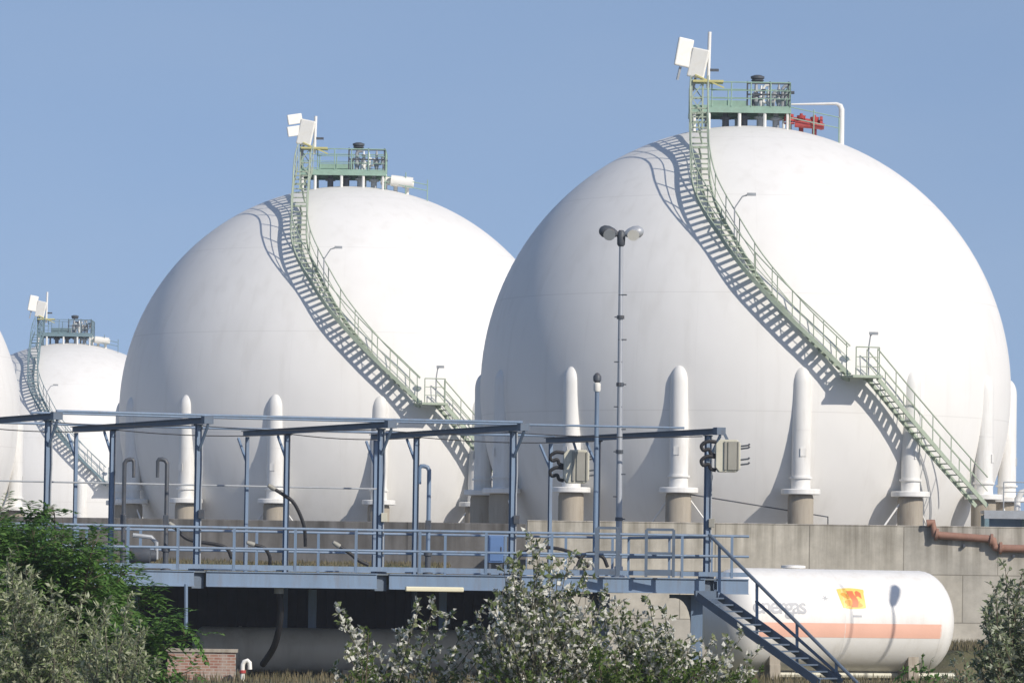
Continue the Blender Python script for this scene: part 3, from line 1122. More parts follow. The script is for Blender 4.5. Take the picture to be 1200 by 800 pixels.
p = at(697, 660, 117.5)
bp = thing('beacon_pole', 'slim blue-grey pole with dark cap and white collar beside the taller lamp post', 'pole', (p.x, p.y, ZD))
top = at(698, 446, 117.5).z - ZD
MB().tube([(0, 0, 0), (0.0, 0, top)], [0.07, 0.06], 10).build('pole', BLUE, bp, True)
MB().lathe([(0.08, -0.3), (0.1, -0.26), (0.1, -0.08), (0.06, -0.05)], 12, (0, 0, top)).build('collar', PANEL, bp, True)
MB().lathe([(0.06, -0.05), (0.11, 0.0), (0.115, 0.12), (0.06, 0.2), (0.02, 0.22)], 12, (0, 0, top)).build('cap', DARKST, bp, True)


def hose_box(px0, px1, py0, py1, Y, hang_z, label):
    c = at((px0 + px1) / 2, (py0 + py1) / 2, Y)
    r = thing('junction_box', label, 'junction box', c, R_(4), 'cream junction boxes hung from the gantry')
    w = (px1 - px0) / F * Y * K
    h = (py1 - py0) / F * Y * K
    b = MB()
    n = len(b.v)
    # chamfered outline extruded
    out = [(-w / 2, -h / 2 + .12), (-w / 2 + .1, -h / 2), (w / 2 - .1, -h / 2), (w / 2, -h / 2 + .1), (w / 2, h / 2 - .1), (w / 2 - .1, h / 2), (-w / 2 + .1, h / 2), (-w / 2, h / 2 - .12)]
    for y in (-0.2, 0.2):
        for x, z in out:
            b.v.append(V((x, y, z)))
    k = len(out)
    b.f.append(tuple(range(k)))
    b.f.append(tuple(reversed(range(k, 2 * k))))
    for i in range(k):
        j = (i + 1) % k
        b.f.append((j, i, i + k, j + k))
    b.build('case', CREAM, r, bevel=0.015)
    for x, ww in ((-w * 0.12, 0.07), (w * 0.16, 0.24), (w * 0.40, 0.05)):
        MB().box((x, -0.22, 0), (ww, 0.06, h * 0.88)).build('fin', CREAMD, r, bevel=0.01)
    for s in (0.24, -0.22):
        zc = h * s
        MB().tube(spline([(-w / 2 + 0.02, -0.05, zc + 0.16), (-w / 2 - 0.22, -0.08, zc + 0.17), (-w / 2 - 0.38, -0.1, zc + 0.06), (-w / 2 - 0.33, -0.1, zc - 0.07), (-w / 2 - 0.18, -0.08, zc - 0.04), (-w / 2 - 0.12, -0.05, zc - 0.16), (-w / 2 + 0.02, -0.05, zc - 0.2)], 26),
                  0.052, 8).build('hose', RUBBER, r, True)
    for zz in (0.3, 0.22, -0.12, -0.27):
        MB().tube([(w / 2 - 0.02, -0.05, h * zz), (w / 2 + 0.22, -0.05, h * zz + 0.03), (w / 2 + 0.26, -0.05, h * zz + 0.07)], 0.028, 6).build('plug', DARKST, r, True)
    MB().bar((0, 0.05, h / 2 - 0.01), (-0.08, 0.05, hang_z - c.z), 0.07, 0.07).build('hanger', BLUED, r)


hose_box(660, 690, 527, 566, 122.4, ZB - 0.09, 'cream ribbed box with black hoses in front of a white tank leg')
hose_box(838, 867, 515, 553, 115.3, ZB - 0.09, 'cream ribbed box with black hoses at the free right-hand end of the gantry')

# cabinet
c = at(580, 662, 117.5)
cb = thing('cabinet', 'small blue cabinet standing on the gantry deck', 'cabinet', (c.x, c.y, ZD), R_(12))
MB().box((0, 0, 0.72), (0.42, 0.3, 0.75)).build('case', CABBLUE, cb, bevel=0.015)
MB().box((0.0, -0.165, 0.72), (0.36, 0.02, 0.66)).build('door', CABBLUE, cb, bevel=0.006)
for sx in (-1, 1):
    MB().box((sx * 0.16, 0, 0.18), (0.06, 0.2, 0.36)).build('leg', DARKST, cb)
MB().box((0.13, -0.185, 0.72), (0.025, 0.03, 0.12)).build('handle', DARKST, cb)

# goosenecks
for px, yt, s, Y, lab in ((146, 538, 1, 118.0, 'dark gooseneck riser pipe just beside the tall left gantry post'),
                          (196, 538, -1, 116.8, 'dark gooseneck riser pipe standing left of a white tank leg'),
                          (503, 546, -1, 118.2, 'thin gooseneck riser pipe behind the middle of the gantry deck')):
    c = at(px, yt, Y)
    r = thing('riser_pipe', lab, 'pipe', (c.x, c.y, ZD), 0, 'gooseneck pipes on the gantry deck')
    h = c.z - ZD
    MB().tube([(0, 0, 0), (0, 0, h - 0.12), (-s * -0.05, 0, h - 0.03), (s * 0.14, 0, h), (s * 0.22, 0, h), (s * 0.26, 0, h - 0.06), (s * 0.26, 0, h - 0.5)], [0.06] * 5 + [0.05, 0.045], 8).build('pipe_run', DARKST if px < 500 else BLUE, r, True)
    MB().lathe([(0.14, 0), (0.14, 0.05), (0.08, 0.06), (0.08, 0.5), (0.12, 0.52), (0.12, 0.6)], 12).build('foot_flange', DARKST, r, True)
    MB().box((0, -0.1, h * 0.45), (0.16, 0.12, 0.3)).build('valve_box', DARKST, r, bevel=0.02)

# hoses on the deck
for k, (pts, lab) in enumerate((
        ([(205, 618), (222, 632), (262, 640), (272, 654)], 'black hose drooping behind the railing near the left of the deck'),
        ([(298, 638), (310, 642), (316, 652), (316, 662)], 'short black hose hooked over the left part of the deck railing'),
        ([(322, 573), (333, 580), (345, 590), (356, 615), (358, 640)], 'black loading hose with pale nozzle swung out beside the second portal frame'),
        ([(398, 640), (410, 648), (420, 656), (432, 662)], 'black hose lying low left of the third portal frame'),
        ([(676, 664), (682, 652), (692, 648), (706, 652), (712, 664)], 'black hose looped round the foot of the slim pole'),
        ([(604, 662), (612, 648), (640, 641), (672, 648), (690, 664)], 'long grey-black hose arched low over the deck behind the tallest bush'))):
    Y = 116.4 if k != 2 else 117.5
    Pw = [at(x, y, Y + 0.05 * i) for i, (x, y) in enumerate(pts)]
    o0 = Pw[0]
    mb = MB()
    mb.tube([p - o0 for p in spline(Pw, 20)], 0.05, 8)
    r = thing('hose', lab, 'hose', o0, 0, 'black hoses on the gantry deck')
    mb.build('tube', RUBBER, r, True)
    d = (Pw[0] - Pw[1]).normalized()
    MB().tube([V((0, 0, 0)), d * 0.1, d * 0.22], [0.07, 0.07, 0.05], 10).build('coupling', CREAMD, r, True)
# pump set on the deck by the left
c = at(168, 655, 116.5)
pu = thing('pump', 'dark pump set with pale frame at the left of the gantry deck', 'pump', (c.x, c.y, ZD), R_(8))
MB().box((0, 0, 0.08), (0.9, 0.5, 0.12)).build('base', DARKST, pu, bevel=0.01)
MB().lathe([(0.2, -0.35), (0.24, -0.3), (0.24, 0.2), (0.16, 0.25), (0.16, 0.4)], 16, (-0.05, 0, 0.4), Matrix.Rotation(PI / 2, 3, 'Y')).build('motor', DARKST, pu, True)
MB().tube([(0.35, 0, 0.3), (0.35, 0, 0.75), (0.2, 0, 0.9), (-0.3, 0, 0.95)], 0.06, 8).build('outlet_pipe', GREYST, pu, True)

# ------------------------------------------------------------------ horizontal white tank with lettering
TR = 1.51
tl, trr = V((6.62, 160.93, 1.70)), V((12.03, 163.3, 1.70))
TA = (trr - tl)
TL = TA.length
TH = math.atan2(TA.y, TA.x)
ht = thing('storage_tank', 'white horizontal gas tank with salmon stripe and orange sign', 'gas tank', (tl.x, tl.y, 0), TH)


def cyl_profile(Lc, r, hd):
    pr = []
    for k in range(13):
        a = PI / 2 * k / 12
        pr.append((r * math.sin(a), -hd * math.cos(a)))
    for k in range(1, 12):
        pr.append((r, Lc * k / 12))
    for k in range(13):
        a = PI / 2 * (1 - k / 12)
        pr.append((r * math.sin(a), Lc + hd * math.cos(a)))
    return pr


MX = Matrix(((0, 0, 1), (0, -1, 0), (1, 0, 0)))   # lathe z -> x
sh = MB()
sh.lathe(cyl_profile(TL, TR, 0.92), 64, (0, 0, 1.70), MX)
sh.build('shell', TANKW, ht, True)


def wrap(x, zc, off):
    """point on the camera side of the tank: x along, zc = arc length up from the middle"""
    a = zc / TR
    off = off if x >= 0 else off - TR * (1 - math.sqrt(1 - (x / 0.92) ** 2))
    return V((x, -(TR + off) * math.cos(a), 1.70 + (TR + off) * math.sin(a)))


def patch(name, mat, x0, x1, z0, z1, off, nx=8, nz=8, shape=None, parent=ht):
    mb = MB()
    for j in range(nz + 1):
        for i in range(nx + 1):
            u, v = i / nx, j / nz
            x, z = x0 + (x1 - x0) * u, z0 + (z1 - z0) * v
            if shape:
                x, z = shape(x, z, u, v)
            mb.v.append(wrap(x, z, off))
    for j in range(nz):
        for i in range(nx):
            a = j * (nx + 1) + i
            mb.f.append((a, a + 1, a + nx + 2, a + nx + 1))
    return mb.build(name, mat, parent, True)


patch('stripe', STRIPE, 0.0, TL + 0.02, -0.47, -0.05, 0.004, 24, 6)
# girth welds
for x in (0.0, TL * 0.47, TL):
    mb = MB()
    N_ = 64
    for k in range(N_):
        a = 2 * PI * k / N_
        for (dx, r) in ((-0.02, TR + 0.001), (0, TR + 0.007), (0.02, TR + 0.001)):
            mb.v.append(V((x + dx, -r * math.cos(a), 1.7 + r * math.sin(a))))
    for k in range(N_):
        for j in (0, 1):
            a = k * 3 + j
            b = ((k + 1) % N_) * 3 + j
            mb.f.append((a, a + 1, b + 1, b))
    mb.build('girth_weld', TANKW, ht, True)


def lettering(body, size, x0, z0, mat, name, spacing=1.0):
    cu = bpy.data.curves.new('letters', 'FONT')
    cu.body = body
    cu.size = size
    cu.space_character = spacing
    cu.resolution_u = 4
    cu.offset = 0.012
    tmp = bpy.data.objects.new('letters', cu)
    COL.objects.link(tmp)
    dg = bpy.context.evaluated_depsgraph_get()
    me = bpy.data.meshes.new_from_object(tmp.evaluated_get(dg))
    bpy.data.objects.remove(tmp)
    bm = bmesh.new()
    bm.from_mesh(me)
    bmesh.ops.triangulate(bm, faces=bm.faces)
    for _ in range(2):
        bmesh.ops.subdivide_edges(bm, edges=[e for e in bm.edges if e.calc_length() > 0.08], cuts=1)
        bmesh.ops.triangulate(bm, faces=bm.faces)
    for v in bm.verts:
        v.co = wrap(x0 + v.co.x, z0 + v.co.y, 0.009)
    bm.to_mesh(me)
    bm.free()
    me.materials.clear()
    me.materials.append(mat)
    me.name = name
    o = bpy.data.objects.new(name, me)
    COL.objects.link(o)
    o.parent = ht
    return o


lettering('energas', 0.66, -0.19, 0.22, TXT, 'lettering', 0.84)
# small star mark above the last letters
mb = MB()
for k in range(6):
    a = 2 * PI * k / 6
    b = a + PI / 6
    c0 = (2.18, 0.69)
    pts = [c0, (c0[0] + 0.035 * math.cos(a - PI / 6), c0[1] + 0.035 * math.sin(a - PI / 6)), (c0[0] + 0.15 * math.cos(a), c0[1] + 0.15 * math.sin(a)), (c0[0] + 0.035 * math.cos(b), c0[1] + 0.035 * math.sin(b))]
    mb.quad(*[wrap(x, z, 0.006) for x, z in pts])
mb.build('star_mark', TXT, ht)
# orange-yellow sign with a red flame-like blotch
sx0, sx1 = 2.62, 3.46


def flag_shape(x, z, u, v):
    return x + (0.10 * (v - 1) * (v - 1) if u < 0.4 else 0) * (1 if u < 0.2 else 0.5) + (0.03 if u > .9 and v > .8 else 0), z + 0.05 * math.sin(u * PI) * (1 if v > .5 else -.6)


sg = patch('warning_sign', FLYEL, sx0, sx1, 0.40, 1.00, 0.005, 10, 8, flag_shape)
patch('red_blotch', FLRED, sx0 + 0.36, sx0 + 0.56, 0.42, 0.94, 0.010, 4, 6, lambda x, z, u, v: (x + 0.06 * math.sin(v * 5), z), sg)
patch('red_blotch', FLRED, sx0 + 0.56, sx0 + 0.74, 0.72, 0.9, 0.010, 4, 6, lambda x, z, u, v: (x, z + 0.05 * math.sin(u * 4)), sg)
patch('orange_blotch', FLORA, sx0 + 0.2, sx0 + 0.7, 0.44, 0.62, 0.0075, 4, 4, lambda x, z, u, v: (x + 0.05 * math.sin(v * 6), z + .03 * math.sin(u * 6)), sg)
patch('orange_blotch', FLORA, sx0 + 0.12, sx0 + 0.34, 0.7, 0.86, 0.0075, 4, 4, lambda x, z, u, v: (x + 0.04 * math.sin(v * 6), z + .03 * math.sin(u * 6)), sg)
patch('notice_plate', TXT, sx0 + 0.4, sx0 + 0.68, 0.13, 0.19, 0.005, 3, 2, None)
for x in (0.7, TL - 0.7):
    mb = MB()
    mb.box((x, 0, 0.22), (0.35, 2.3, 0.44))
    mb.box((x, -0.95, 0.45), (0.35, 0.35, 0.55))
    mb.box((x, 0.95, 0.45), (0.35, 0.35, 0.55))
    mb.build('saddle', CONC, ht, bevel=0.02)
mb = MB()
mb.lathe([(0.28, 0), (0.28, 0.12), (0.36, 0.13), (0.36, 0.2), (0.1, 0.22)], 18, (TL * 0.35, 0.5, 1.7 + TR * 0.93))
mb.build('manhole', TANKW, ht, True)
MB().tube([(0.2, -0.4, 0.14), (TL + 1.0, -0.45, 0.14)], 0.09, 8).build('bottom_pipe', CREAM, ht, True)

# lamp post and thin mast standing outside the frame: their shadows lie across the white tank
SUN = V((0.59, -0.61, 0.53)).normalized()
ph = at(1041, 690, 124.2)
q = ph + SUN * 13.0
lp = thing('lamp_post', 'single paddle-headed lamp post whose shadow falls across the white horizontal tank', 'lamp post', (q.x, q.y, 0))
MB().tube([(0, 0, 0), (0, 0, q.z - 0.45)], [0.07, 0.035], 10).build('pole', GALV, lp, True)
MB().lathe([(0.05, -0.65), (0.13, -0.5), (0.16, -0.1), (0.15, 0.3), (0.10, 0.42), (0.02, 0.45)], 14, (0.32, 0, q.z - 0.02), Matrix.Rotation(R_(30), 3, 'Y')).build('lantern', DARKST, lp, True)
q2 = at(985, 690, 123.9) + SUN * 14.0
mp_ = thing('mast', 'thin mast whose faint curved shadow crosses the orange sign', 'mast', (q2.x, q2.y, 0))
MB().tube([(0, 0, 0), (0, 0, q2.z + 0.15)], [0.035, 0.018], 8).build('pole', GALV, mp_, True)
MB().lathe([(0.1, 0), (0.1, 0.05), (0.05, 0.06)], 10).build('base_plate', GALV, mp_, True)

# ------------------------------------------------------------------ under the deck
vs = thing('storage_vessel', 'grey-beige horizontal vessel lying in the shade under the gantry deck', 'vessel', at(238, 790, 117.6) * 1)
vs.location.z = 0
o0 = vs.location.copy()
e = at(600, 790, 118.4)
e.z = 0
dv = e - o0
vs.rotation_euler.z = math.atan2(dv.y, dv.x)
mb = MB()
mb.lathe(cyl_profile(dv.length, 0.62, 0.32), 40, (0, 0, 0.72), MX)
mb.build('shell', VESSEL, vs, True)
for x in (1.0, 4.0, 7.2):
    MB().box((x, 0, 0.1), (0.4, 1.0, 0.2)).build('saddle', CONC, vs, bevel=0.02)
    mb = MB()
    mb.lathe([(0.64, -0.04), (0.64, 0.04)], 40, (x, 0, 0.72), MX)
    mb.build('strap', VESSEL, vs, True)
cw = thing('shade_backing', 'black corrugated backing added as the deep shade under the gantry deck', 'wall', at(120, 700, 118.85))  # added backing; its black stands in for shade below the deck
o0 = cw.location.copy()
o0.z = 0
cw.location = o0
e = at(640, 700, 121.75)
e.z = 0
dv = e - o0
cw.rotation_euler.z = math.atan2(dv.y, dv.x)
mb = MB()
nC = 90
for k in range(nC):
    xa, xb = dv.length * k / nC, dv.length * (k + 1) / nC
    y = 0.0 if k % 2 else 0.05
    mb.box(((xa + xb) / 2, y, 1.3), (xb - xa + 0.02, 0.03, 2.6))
mb.build('sheet', SHADEBLK, cw)
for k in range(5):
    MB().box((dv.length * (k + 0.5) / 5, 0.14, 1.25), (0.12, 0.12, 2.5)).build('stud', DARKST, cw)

bk = thing('brick_pier', 'short old brick pier with pale cap under the left end of the gantry', 'pier', at(236, 800, 111.2))
bk.location.z = 0
MB().box((0, 0, 0.36), (1.75, 0.5, 0.72)).build('brickwork', BRICK, bk)
MB().box((0, 0, 0.765), (1.85, 0.6, 0.09)).build('cap', CONC, bk, bevel=0.01)
for px, lab in ((284, 'white bent vent pipe with red collar beside the brick pier'),):
    c = at(px, 800, 110.6)
    r = thing('vent_pipe', lab, 'pipe', (c.x, c.y, 0))
    MB().tube([(0, 0, 0), (0, 0, 0.42), (0.04, 0, 0.5), (0.12, 0, 0.53), (0.18, 0, 0.47), (0.19, 0, 0.3)], 0.06, 10).build('pipe_run', PANEL, r, True)
    MB().lathe([(0.085, 0), (0.085, 0.08)], 12, (0, 0, 0.2)).build('collar', RED, r, True)
# thick hose hanging from the deck to the vessel
hp = [at(327, 690, 114.6), at(329, 720, 114.6), at(322, 755, 115.0), at(308, 778, 115.6)]
r = thing('hose', 'thick black hose hanging from the deck in front of the shaded vessel', 'hose', hp[0], 0, 'black hoses on the gantry deck')
MB().tube([p - hp[0] for p in spline(hp, 16)], 0.09, 10).build('tube', RUBBER, r, True)
MB().lathe([(0.13, -0.12), (0.13, 0.06)], 12).build('coupling', GREYST, r, True)
# ------------------------------------------------------------------ vegetation
def leaf(mb, p, d, up, L, W):
    """two-triangle-pair leaf folded along its midrib"""
    d = d.normalized()
    s = d.cross(up)
    if s.length < 1e-3:
        s = d.cross(V((1, 0, 0)))
    s.normalize()
    n = s.cross(d)
    k = len(mb.v)
    mb.v += [p, p + d * L * 0.45 + s * W / 2 + n * W * 0.12, p + d * L - n * L * 0.08, p + d * L * 0.45 - s * W / 2 + n * W * 0.12, p + d * L * 0.5]
    mb.f += [(k, k + 1, k + 4), (k + 1, k + 2, k + 4), (k + 2, k + 3, k + 4), (k + 3, k, k + 4)]


def rnd_dir(rng):
    while True:
        v = V((rng.uniform(-1, 1), rng.uniform(-1, 1), rng.uniform(-1, 1)))
        if 0.05 < v.length < 1:
            return v.normalized()


DENS = 1.9


def bush(name, label, cat, tips, base, leafm, barkm, seed, leafL=0.075, leafW=0.04, twigs=9, twigL=0.45, per=7, group=None, compound=False, start=0.35, droop=0.0, stemr=0.022, lean=0.5, upz=0.6):
    """shrub whose main stems rise from base to the given tips; twigs along them carry the leaves"""
    rng = random.Random(seed)
    twigs = int(twigs * DENS)
    per = per * (1.0 if compound else 1.35)
    leafL, leafW = leafL * 1.12, leafW * 1.2
    r = thing(name, label, cat, (base.x, base.y, 0), 0, group)
    sm, lm = MB(), MB()
    b0 = V((base.x, base.y, 0))
    for t in tips:
        t = t - b0
        q0 = V((rng.uniform(-.25, .25), rng.uniform(-.25, .25), 0))
        mid = V((t.x * lean + rng.uniform(-.12, .12), t.y * lean + rng.uniform(-.12, .12), t.z * 0.55))
        path = spline([q0, mid, t], 16)
        sm.tube(path, [stemr * (1 - 0.85 * i / 16) for i in range(17)], 5)
        n = int(twigs * max(0.5, t.z / 2.5))
        for k in range(n):
            u = start + (1 - start) * (k + rng.random()) / n
            i = min(int(u * 16), 15)
            p = path[i].lerp(path[i + 1], u * 16 - i)
            ax = (path[i + 1] - path[i]).normalized()
            d = rnd_dir(rng)
            d = (d - ax * d.dot(ax)).normalized()
            d = (d + ax * rng.uniform(0.2, 1.1) + V((0, 0, rng.uniform(-0.1, 0.35) - droop))).normalized()
            tl_ = twigL * rng.uniform(0.4, 1.15) * (1.15 - 0.75 * u)
            e = p + d * tl_
            m_ = p + d * tl_ * 0.5 + V((0, 0, 0.03 - droop * 0.1))
            sm.tube([p, m_, e], [stemr * 0.2, stemr * 0.15, stemr * 0.08], 3, False)
            nl_ = max(3, int(per * rng.uniform(0.6, 1.3)))
            for j in range(nl_):
                w = (j + rng.random() * 0.8) / nl_
                pp = p.lerp(m_, w * 2) if w < .5 else m_.lerp(e, w * 2 - 1)
                if compound:
                    # pinnate leaf: rachis with paired leaflets
                    rd = (d * 0.5 + rnd_dir(rng) * 0.9 + V((0, 0, 0.15))).normalized()
                    rl = rng.uniform(0.22, 0.4)
                    side = rd.cross(V((0, 0, 1)))
                    if side.length < .1:
                        continue
                    side.normalize()
                    for h in range(5):
                        f = (h + 1) / 5
                        pc = pp + rd * rl * f - V((0, 0, 0.12 * f * f))
                        for s in (-1, 1):
                            ld = (side * s + rd * 0.6 + V((0, 0, -0.25 + rng.uniform(-.15, .15)))).normalized()
                            leaf(lm, pc, ld, V((0, 0, 1)) + rnd_dir(rng) * 0.35, leafL * rng.uniform(.75, 1.2), leafW * rng.uniform(.8, 1.2))
                else:
                    ld = (d * 0.7 + rnd_dir(rng) * 0.9).normalized()
                    leaf(lm, pp, ld, V((0, 0, upz)) + rnd_dir(rng) * 0.9, leafL * rng.uniform(.45, 1.4), leafW * rng.uniform(.55, 1.3))
    sm.build('stems', barkm, r, True)
    lm.build('foliage', leafm, r)
    return r


def tips(seed, lst, Y, jit=0.8, fill=0):
    """stem tips at given photo points; extra fill tips just below them"""
    rng = random.Random(seed)
    out = [at(x, y, Y + rng.uniform(-jit, jit)) for x, y in lst]
    for _ in range(fill):
        x, y = rng.choice(lst)
        out.append(at(x + rng.uniform(-28, 28), y + rng.uniform(12, 110), Y + rng.uniform(-jit, jit)))
    return out


def at0(px, Y):
    p = at(px, 700, Y)
    return V((p.x, p.y, 0))


# left: dark pinnate tree behind, silver willows in front
bush('tree', 'dark green tree with feathery leaves below the left end of the gantry', 'tree',
     tips(1, [(20, 640), (50, 606), (64, 600), (38, 622), (85, 640), (118, 650), (150, 662), (178, 690), (203, 722), (222, 740), (100, 668), (140, 700), (10, 625), (-15, 640), (170, 740), (60, 650), (190, 760), (5, 612), (30, 608), (75, 618), (110, 632), (-10, 605), (135, 655), (25, 640)], 64, 1.0, 40),
     at0(60, 64), LF_DARK, BARK, 11, 0.115, 0.046, 15, 0.6, 4, None, True, 0.3, 0.1, 0.04)
bush('willow_shrub', 'grey-green silvery shrub at the bottom left corner', 'shrub',
     tips(2, [(8, 655), (30, 668), (60, 690), (95, 700), (128, 712), (20, 700), (75, 740), (110, 760), (150, 740), (45, 720), (-10, 680)], 55, 0.7, 45),
     at0(60, 55), LF_SILV, BARKP, 12, 0.085, 0.026, 15, 0.40, 11, 'silvery shrubs in the foreground')
bush('willow_shrub', 'pale silvery shrub spilling over the lower edge beside the dark feathery tree', 'shrub',
     tips(3, [(120, 705), (150, 700), (165, 735), (140, 760), (100, 765), (180, 775), (60, 770)], 53, 0.5, 26),
     at0(125, 53), LF_SILV, BARKP, 13, 0.08, 0.025, 13, 0.36, 10, 'silvery shrubs in the foreground')
# centre: white poplar scrub, pale undersides turned over by the wind
G = 'white-leaved poplar bushes in front of the gantry'
bush('poplar_bush', 'tallest white-leaved poplar bush in front of the gantry deck', 'bush',
     tips(4, [(622, 622), (632, 640), (600, 655), (655, 652), (612, 690), (585, 690), (668, 690), (640, 700), (690, 672), (560, 715), (700, 715), (575, 740), (630, 730), (672, 735), (600, 655), (648, 668), (690, 655), (710, 690), (540, 740), (550, 770), (600, 770), (660, 765), (700, 750), (668, 650), (575, 705), (590, 660), (725, 735)], 60, 0.7, 85),
     at0(630, 60), LF_POP, BARKP, 14, 0.078, 0.055, 8, 0.34, 7, G, upz=0.0)
bush('poplar_bush', 'sparse white-leaved poplar bush with separate shoots before the black shade backing', 'bush',
     tips(5, [(393, 712), (402, 722), (425, 735), (440, 760), (388, 780), (468, 740), (492, 705), (510, 702), (528, 718), (545, 730), (480, 770), (515, 745), (420, 775), (405, 760), (462, 775), (500, 780), (535, 765), (440, 785), (560, 750)], 60.5, 0.5, 24),
     at0(470, 60.5), LF_POP, BARKP, 15, 0.082, 0.055, 11, 0.22, 7, G, upz=0.2)
bush('poplar_bush', 'broad low white-leaved poplar bush left of the blue end stairs', 'bush',
     tips(6, [(720, 705), (742, 718), (760, 702), (778, 715), (790, 735), (812, 745), (835, 748), (858, 752), (872, 742), (888, 765), (770, 750), (740, 745), (845, 775), (815, 775), (705, 720), (728, 740), (800, 760), (860, 775), (880, 785), (700, 700), (752, 735)], 61, 0.7, 80),
     at0(790, 61), LF_POP, BARKP, 16, 0.075, 0.052, 11, 0.33, 8, G, upz=0.2)
# bright green undergrowth along the lower edge
bush('undergrowth_shrub', 'bright green low shrub along the bottom edge under the poplar bushes', 'shrub',
     tips(7, [(690, 775), (720, 765), (750, 772), (780, 778), (820, 782), (860, 790), (650, 785), (610, 785), (570, 790), (890, 790), (840, 775), (700, 765), (800, 770)], 57.5, 0.5, 60),
     at0(720, 57.5), LF_BRI, BARK, 17, 0.07, 0.032, 14, 0.32, 10)
bush('undergrowth_shrub', 'bright green sprig at the foot of the sparse poplar shoots', 'shrub',
     tips(8, [(432, 740), (440, 765), (425, 780), (448, 790), (410, 790)], 59, 0.3, 6),
     at0(433, 59), LF_BRI, BARK, 18, 0.07, 0.03, 10, 0.22, 7)
# right
bush('sage_bush', 'grey-green bush at the right edge before the concrete wall', 'bush',
     tips(9, [(1178, 665), (1198, 668), (1168, 690), (1160, 712), (1158, 735), (1185, 690), (1205, 690), (1170, 745), (1190, 730), (1150, 765), (1212, 720), (1225, 690), (1175, 775)], 58, 0.6, 45),
     at0(1195, 58), LF_SAGE, BARK, 19, 0.08, 0.034, 13, 0.30, 9)
bush('weed', 'small dark weed growing at the foot of the white horizontal tank', 'weed',
     tips(10, [(1060, 782), (1072, 778), (1080, 770), (1090, 776), (1052, 790), (1098, 790)], 70, 0.2, 4),
     at0(1075, 70), LF_DARK, BARK, 20, 0.085, 0.04, 8, 0.2, 5)
bush('weed', 'brownish leafy weed between the white tank and the right-hand bush', 'weed',
     tips(11, [(1118, 775), (1130, 768), (1140, 778), (1108, 788), (1150, 785), (1125, 790)], 66, 0.3, 8),
     at0(1130, 66), LF_SAGE, BARK, 21, 0.075, 0.032, 10, 0.22, 7)


def grass(name, x0, x1, y0, y1, zfun, n, seed, hgt):
    rng = random.Random(seed)
    mb = MB()
    for _ in range(n):
        x, y = rng.uniform(x0, x1), rng.uniform(y0, y1)
        z = zfun(x, y)
        h = hgt * rng.uniform(0.4, 1.3)
        a = rng.uniform(0, 2 * PI)
        w = V((math.cos(a), math.sin(a), 0)) * 0.02
        t = V((rng.uniform(-.3, .3) * h, rng.uniform(-.3, .3) * h, h))
        p = V((x, y, z))
        k = len(mb.v)
        mb.v += [p - w, p + w, p + t * 0.6 + w * 0.7, p + t]
        mb.f.append((k, k + 1, k + 2, k + 3))
    return mb.build(name, DRY, kind='stuff')


# dry bank in front of the dark wall
bank = MB()
nx, ny = 60, 10
bz = lambda x, y: 3.35 * min(1, max(0, (y / K - 132) / 9.0)) ** 0.8 + 0.12 * noise.noise(V((x * 0.4, y * 0.4, 0)))
for j in range(ny + 1):
    for i in range(nx + 1):
        x, y = -40 + 40.2 * i / nx, (131.5 + 14.8 * j / ny) * K
        fall = min(1, max(0, (0.2 - x) / 2.5))
        bank.v.append(V((x, y, bz(x, y) * fall - 0.05)))
for j in range(ny):
    for i in range(nx):
        a = j * (nx + 1) + i
        bank.f.append((a, a + 1, a + nx + 2, a + nx + 1))
bank.build('bank', ground_mat(), smooth=True, kind='structure')
bank = MB()
for j in range(9):
    for i in range(31):
        x, y = 12.6 + 20 * i / 30, (128.5 + 9.0 * j / 8) * K
        e = min(1, (x - 12.6) / 0.8, max(0, (y / K - 128.5) / 1.2))
        bank.v.append(V((x, y, 0.95 * e + 0.12 * noise.noise(V((x, y, 3))) - 0.05)))
for j in range(8):
    for i in range(30):
        a = j * 31 + i
        bank.f.append((a, a + 1, a + 32, a + 31))
bank.build('bank', ground_mat(), smooth=True, kind='structure')
grass('dry_grass', 13.1, 20, 168.2, 176, lambda x, y: 0.85, 5000, 9, 0.28)
grass('dry_grass', -22, -2, 179.5, 190, lambda x, y: bz(x, y) - 0.1, 9000, 5, 0.16)
grass('rough_grass', -16, 18, 138, 160, lambda x, y: 0.0, 9000, 6, 0.22)

# ------------------------------------------------------------------ summer haze over the plain
hz = MB()
hz.box((0, 1470, 12.5), (3040, 3100, 27))
hm = bpy.data.materials.new('haze')
hm.use_nodes = True
hn = hm.node_tree
hn.nodes.remove(hn.nodes['Principled BSDF'])
pv = hn.nodes.new('ShaderNodeVolumePrincipled')
pv.inputs['Color'].default_value = (0.86, 0.90, 0.96, 1)
pv.inputs['Density'].default_value = 0.0003
pv.inputs['Anisotropy'].default_value = 0.2
hn.links.new(pv.outputs[0], hn.nodes['Material Output'].inputs['Volume'])
hz.build('haze', hm, kind='stuff')

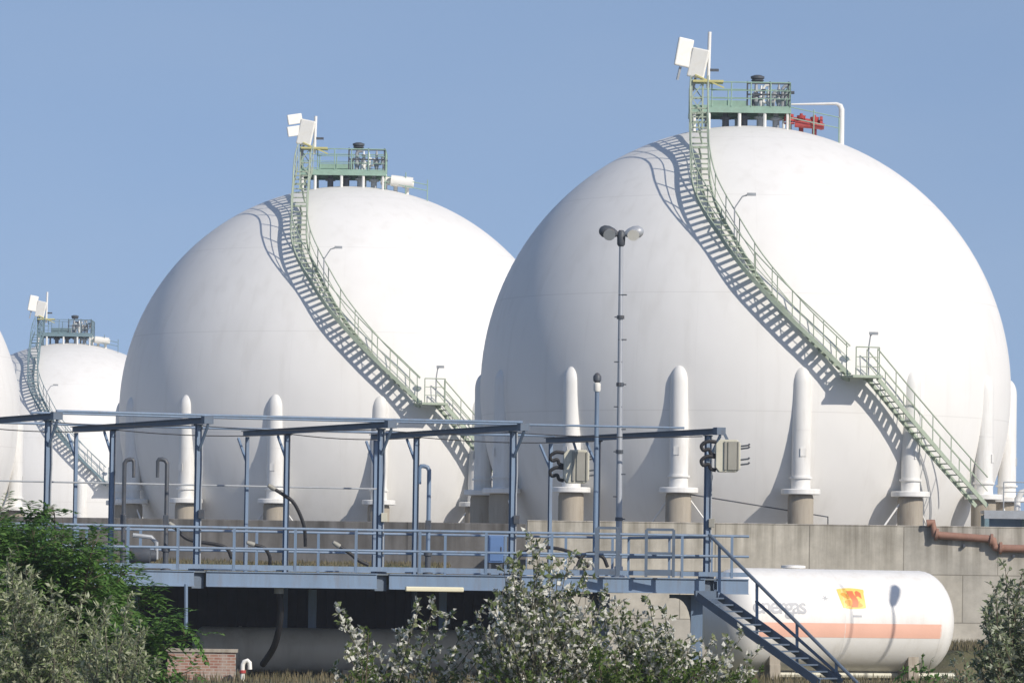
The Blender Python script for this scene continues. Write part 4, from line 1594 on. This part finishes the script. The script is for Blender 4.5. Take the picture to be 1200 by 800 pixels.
# ------------------------------------------------------------------ sky and sun
EL = math.asin(SUN.z)
AZ = math.atan2(SUN.x, SUN.y)
wd = bpy.data.worlds.new('World')
sc.world = wd
wd.use_nodes = True
nt = wd.node_tree
bg = nt.nodes['Background']
sky = nt.nodes.new('ShaderNodeTexSky')
sky.sky_type = 'NISHITA'
sky.sun_disc = False
sky.sun_elevation = EL
sky.sun_rotation = AZ
sky.altitude = 0
sky.air_density = 1.0
sky.dust_density = 0.3
sky.ozone_density = 3.0
tcw = nt.nodes.new('ShaderNodeTexCoord')
lift = nt.nodes.new('ShaderNodeVectorMath')
lift.operation = 'ADD'
lift.inputs[1].default_value = (0, 0, 0.22)
nrm_ = nt.nodes.new('ShaderNodeVectorMath')
nrm_.operation = 'NORMALIZE'
nt.links.new(tcw.outputs['Generated'], lift.inputs[0])
nt.links.new(lift.outputs[0], nrm_.inputs[0])
nt.links.new(nrm_.outputs[0], sky.inputs['Vector'])
tint = nt.nodes.new('ShaderNodeMixRGB')
tint.blend_type = 'MULTIPLY'
tint.inputs[0].default_value = 1
tint.inputs[2].default_value = (1.10, 0.96, 0.90, 1)
nt.links.new(sky.outputs[0], tint.inputs[1])
cn = nt.nodes.new('ShaderNodeTexNoise')
cn.inputs['Scale'].default_value = 9
cn.inputs['Detail'].default_value = 5
cmap = nt.nodes.new('ShaderNodeMapping')
cmap.inputs['Scale'].default_value = (1, 1, 3)
nt.links.new(tcw.outputs['Generated'], cmap.inputs[0])
nt.links.new(cmap.outputs[0], cn.inputs['Vector'])
cr_ = nt.nodes.new('ShaderNodeMapRange')
cr_.inputs['From Min'].default_value = 0.35
cr_.inputs['From Max'].default_value = 0.75
cr_.inputs['To Max'].default_value = 0.14
nt.links.new(cn.outputs['Fac'], cr_.inputs['Value'])
cm = nt.nodes.new('ShaderNodeMixRGB')
cm.inputs[2].default_value = (3.1, 3.7, 4.5, 1)
nt.links.new(cr_.outputs[0], cm.inputs[0])
nt.links.new(tint.outputs[0], cm.inputs[1])
nt.links.new(cm.outputs[0], bg.inputs['Color'])
bg.inputs['Strength'].default_value = 0.15

sl = bpy.data.lights.new('sun', 'SUN')
sl.energy = 4.2
sl.angle = R_(0.53)
sl.color = (1.0, 0.93, 0.83)
so = bpy.data.objects.new('sun', sl)
so.rotation_euler = SUN.to_track_quat('Z', 'Y').to_euler()
so.location = (60, -40, 80)
COL.objects.link(so)

vw = sc.view_settings
vw.view_transform = 'Standard'
vw.look = 'None'
vw.exposure = 0.0
vw.gamma = 1.0
vw.use_curve_mapping = False
sc.render.engine = 'CYCLES'
sc.cycles.use_denoising = True
sc.cycles.max_bounces = 6
sc.render.resolution_x = 1024
sc.render.resolution_y = 682
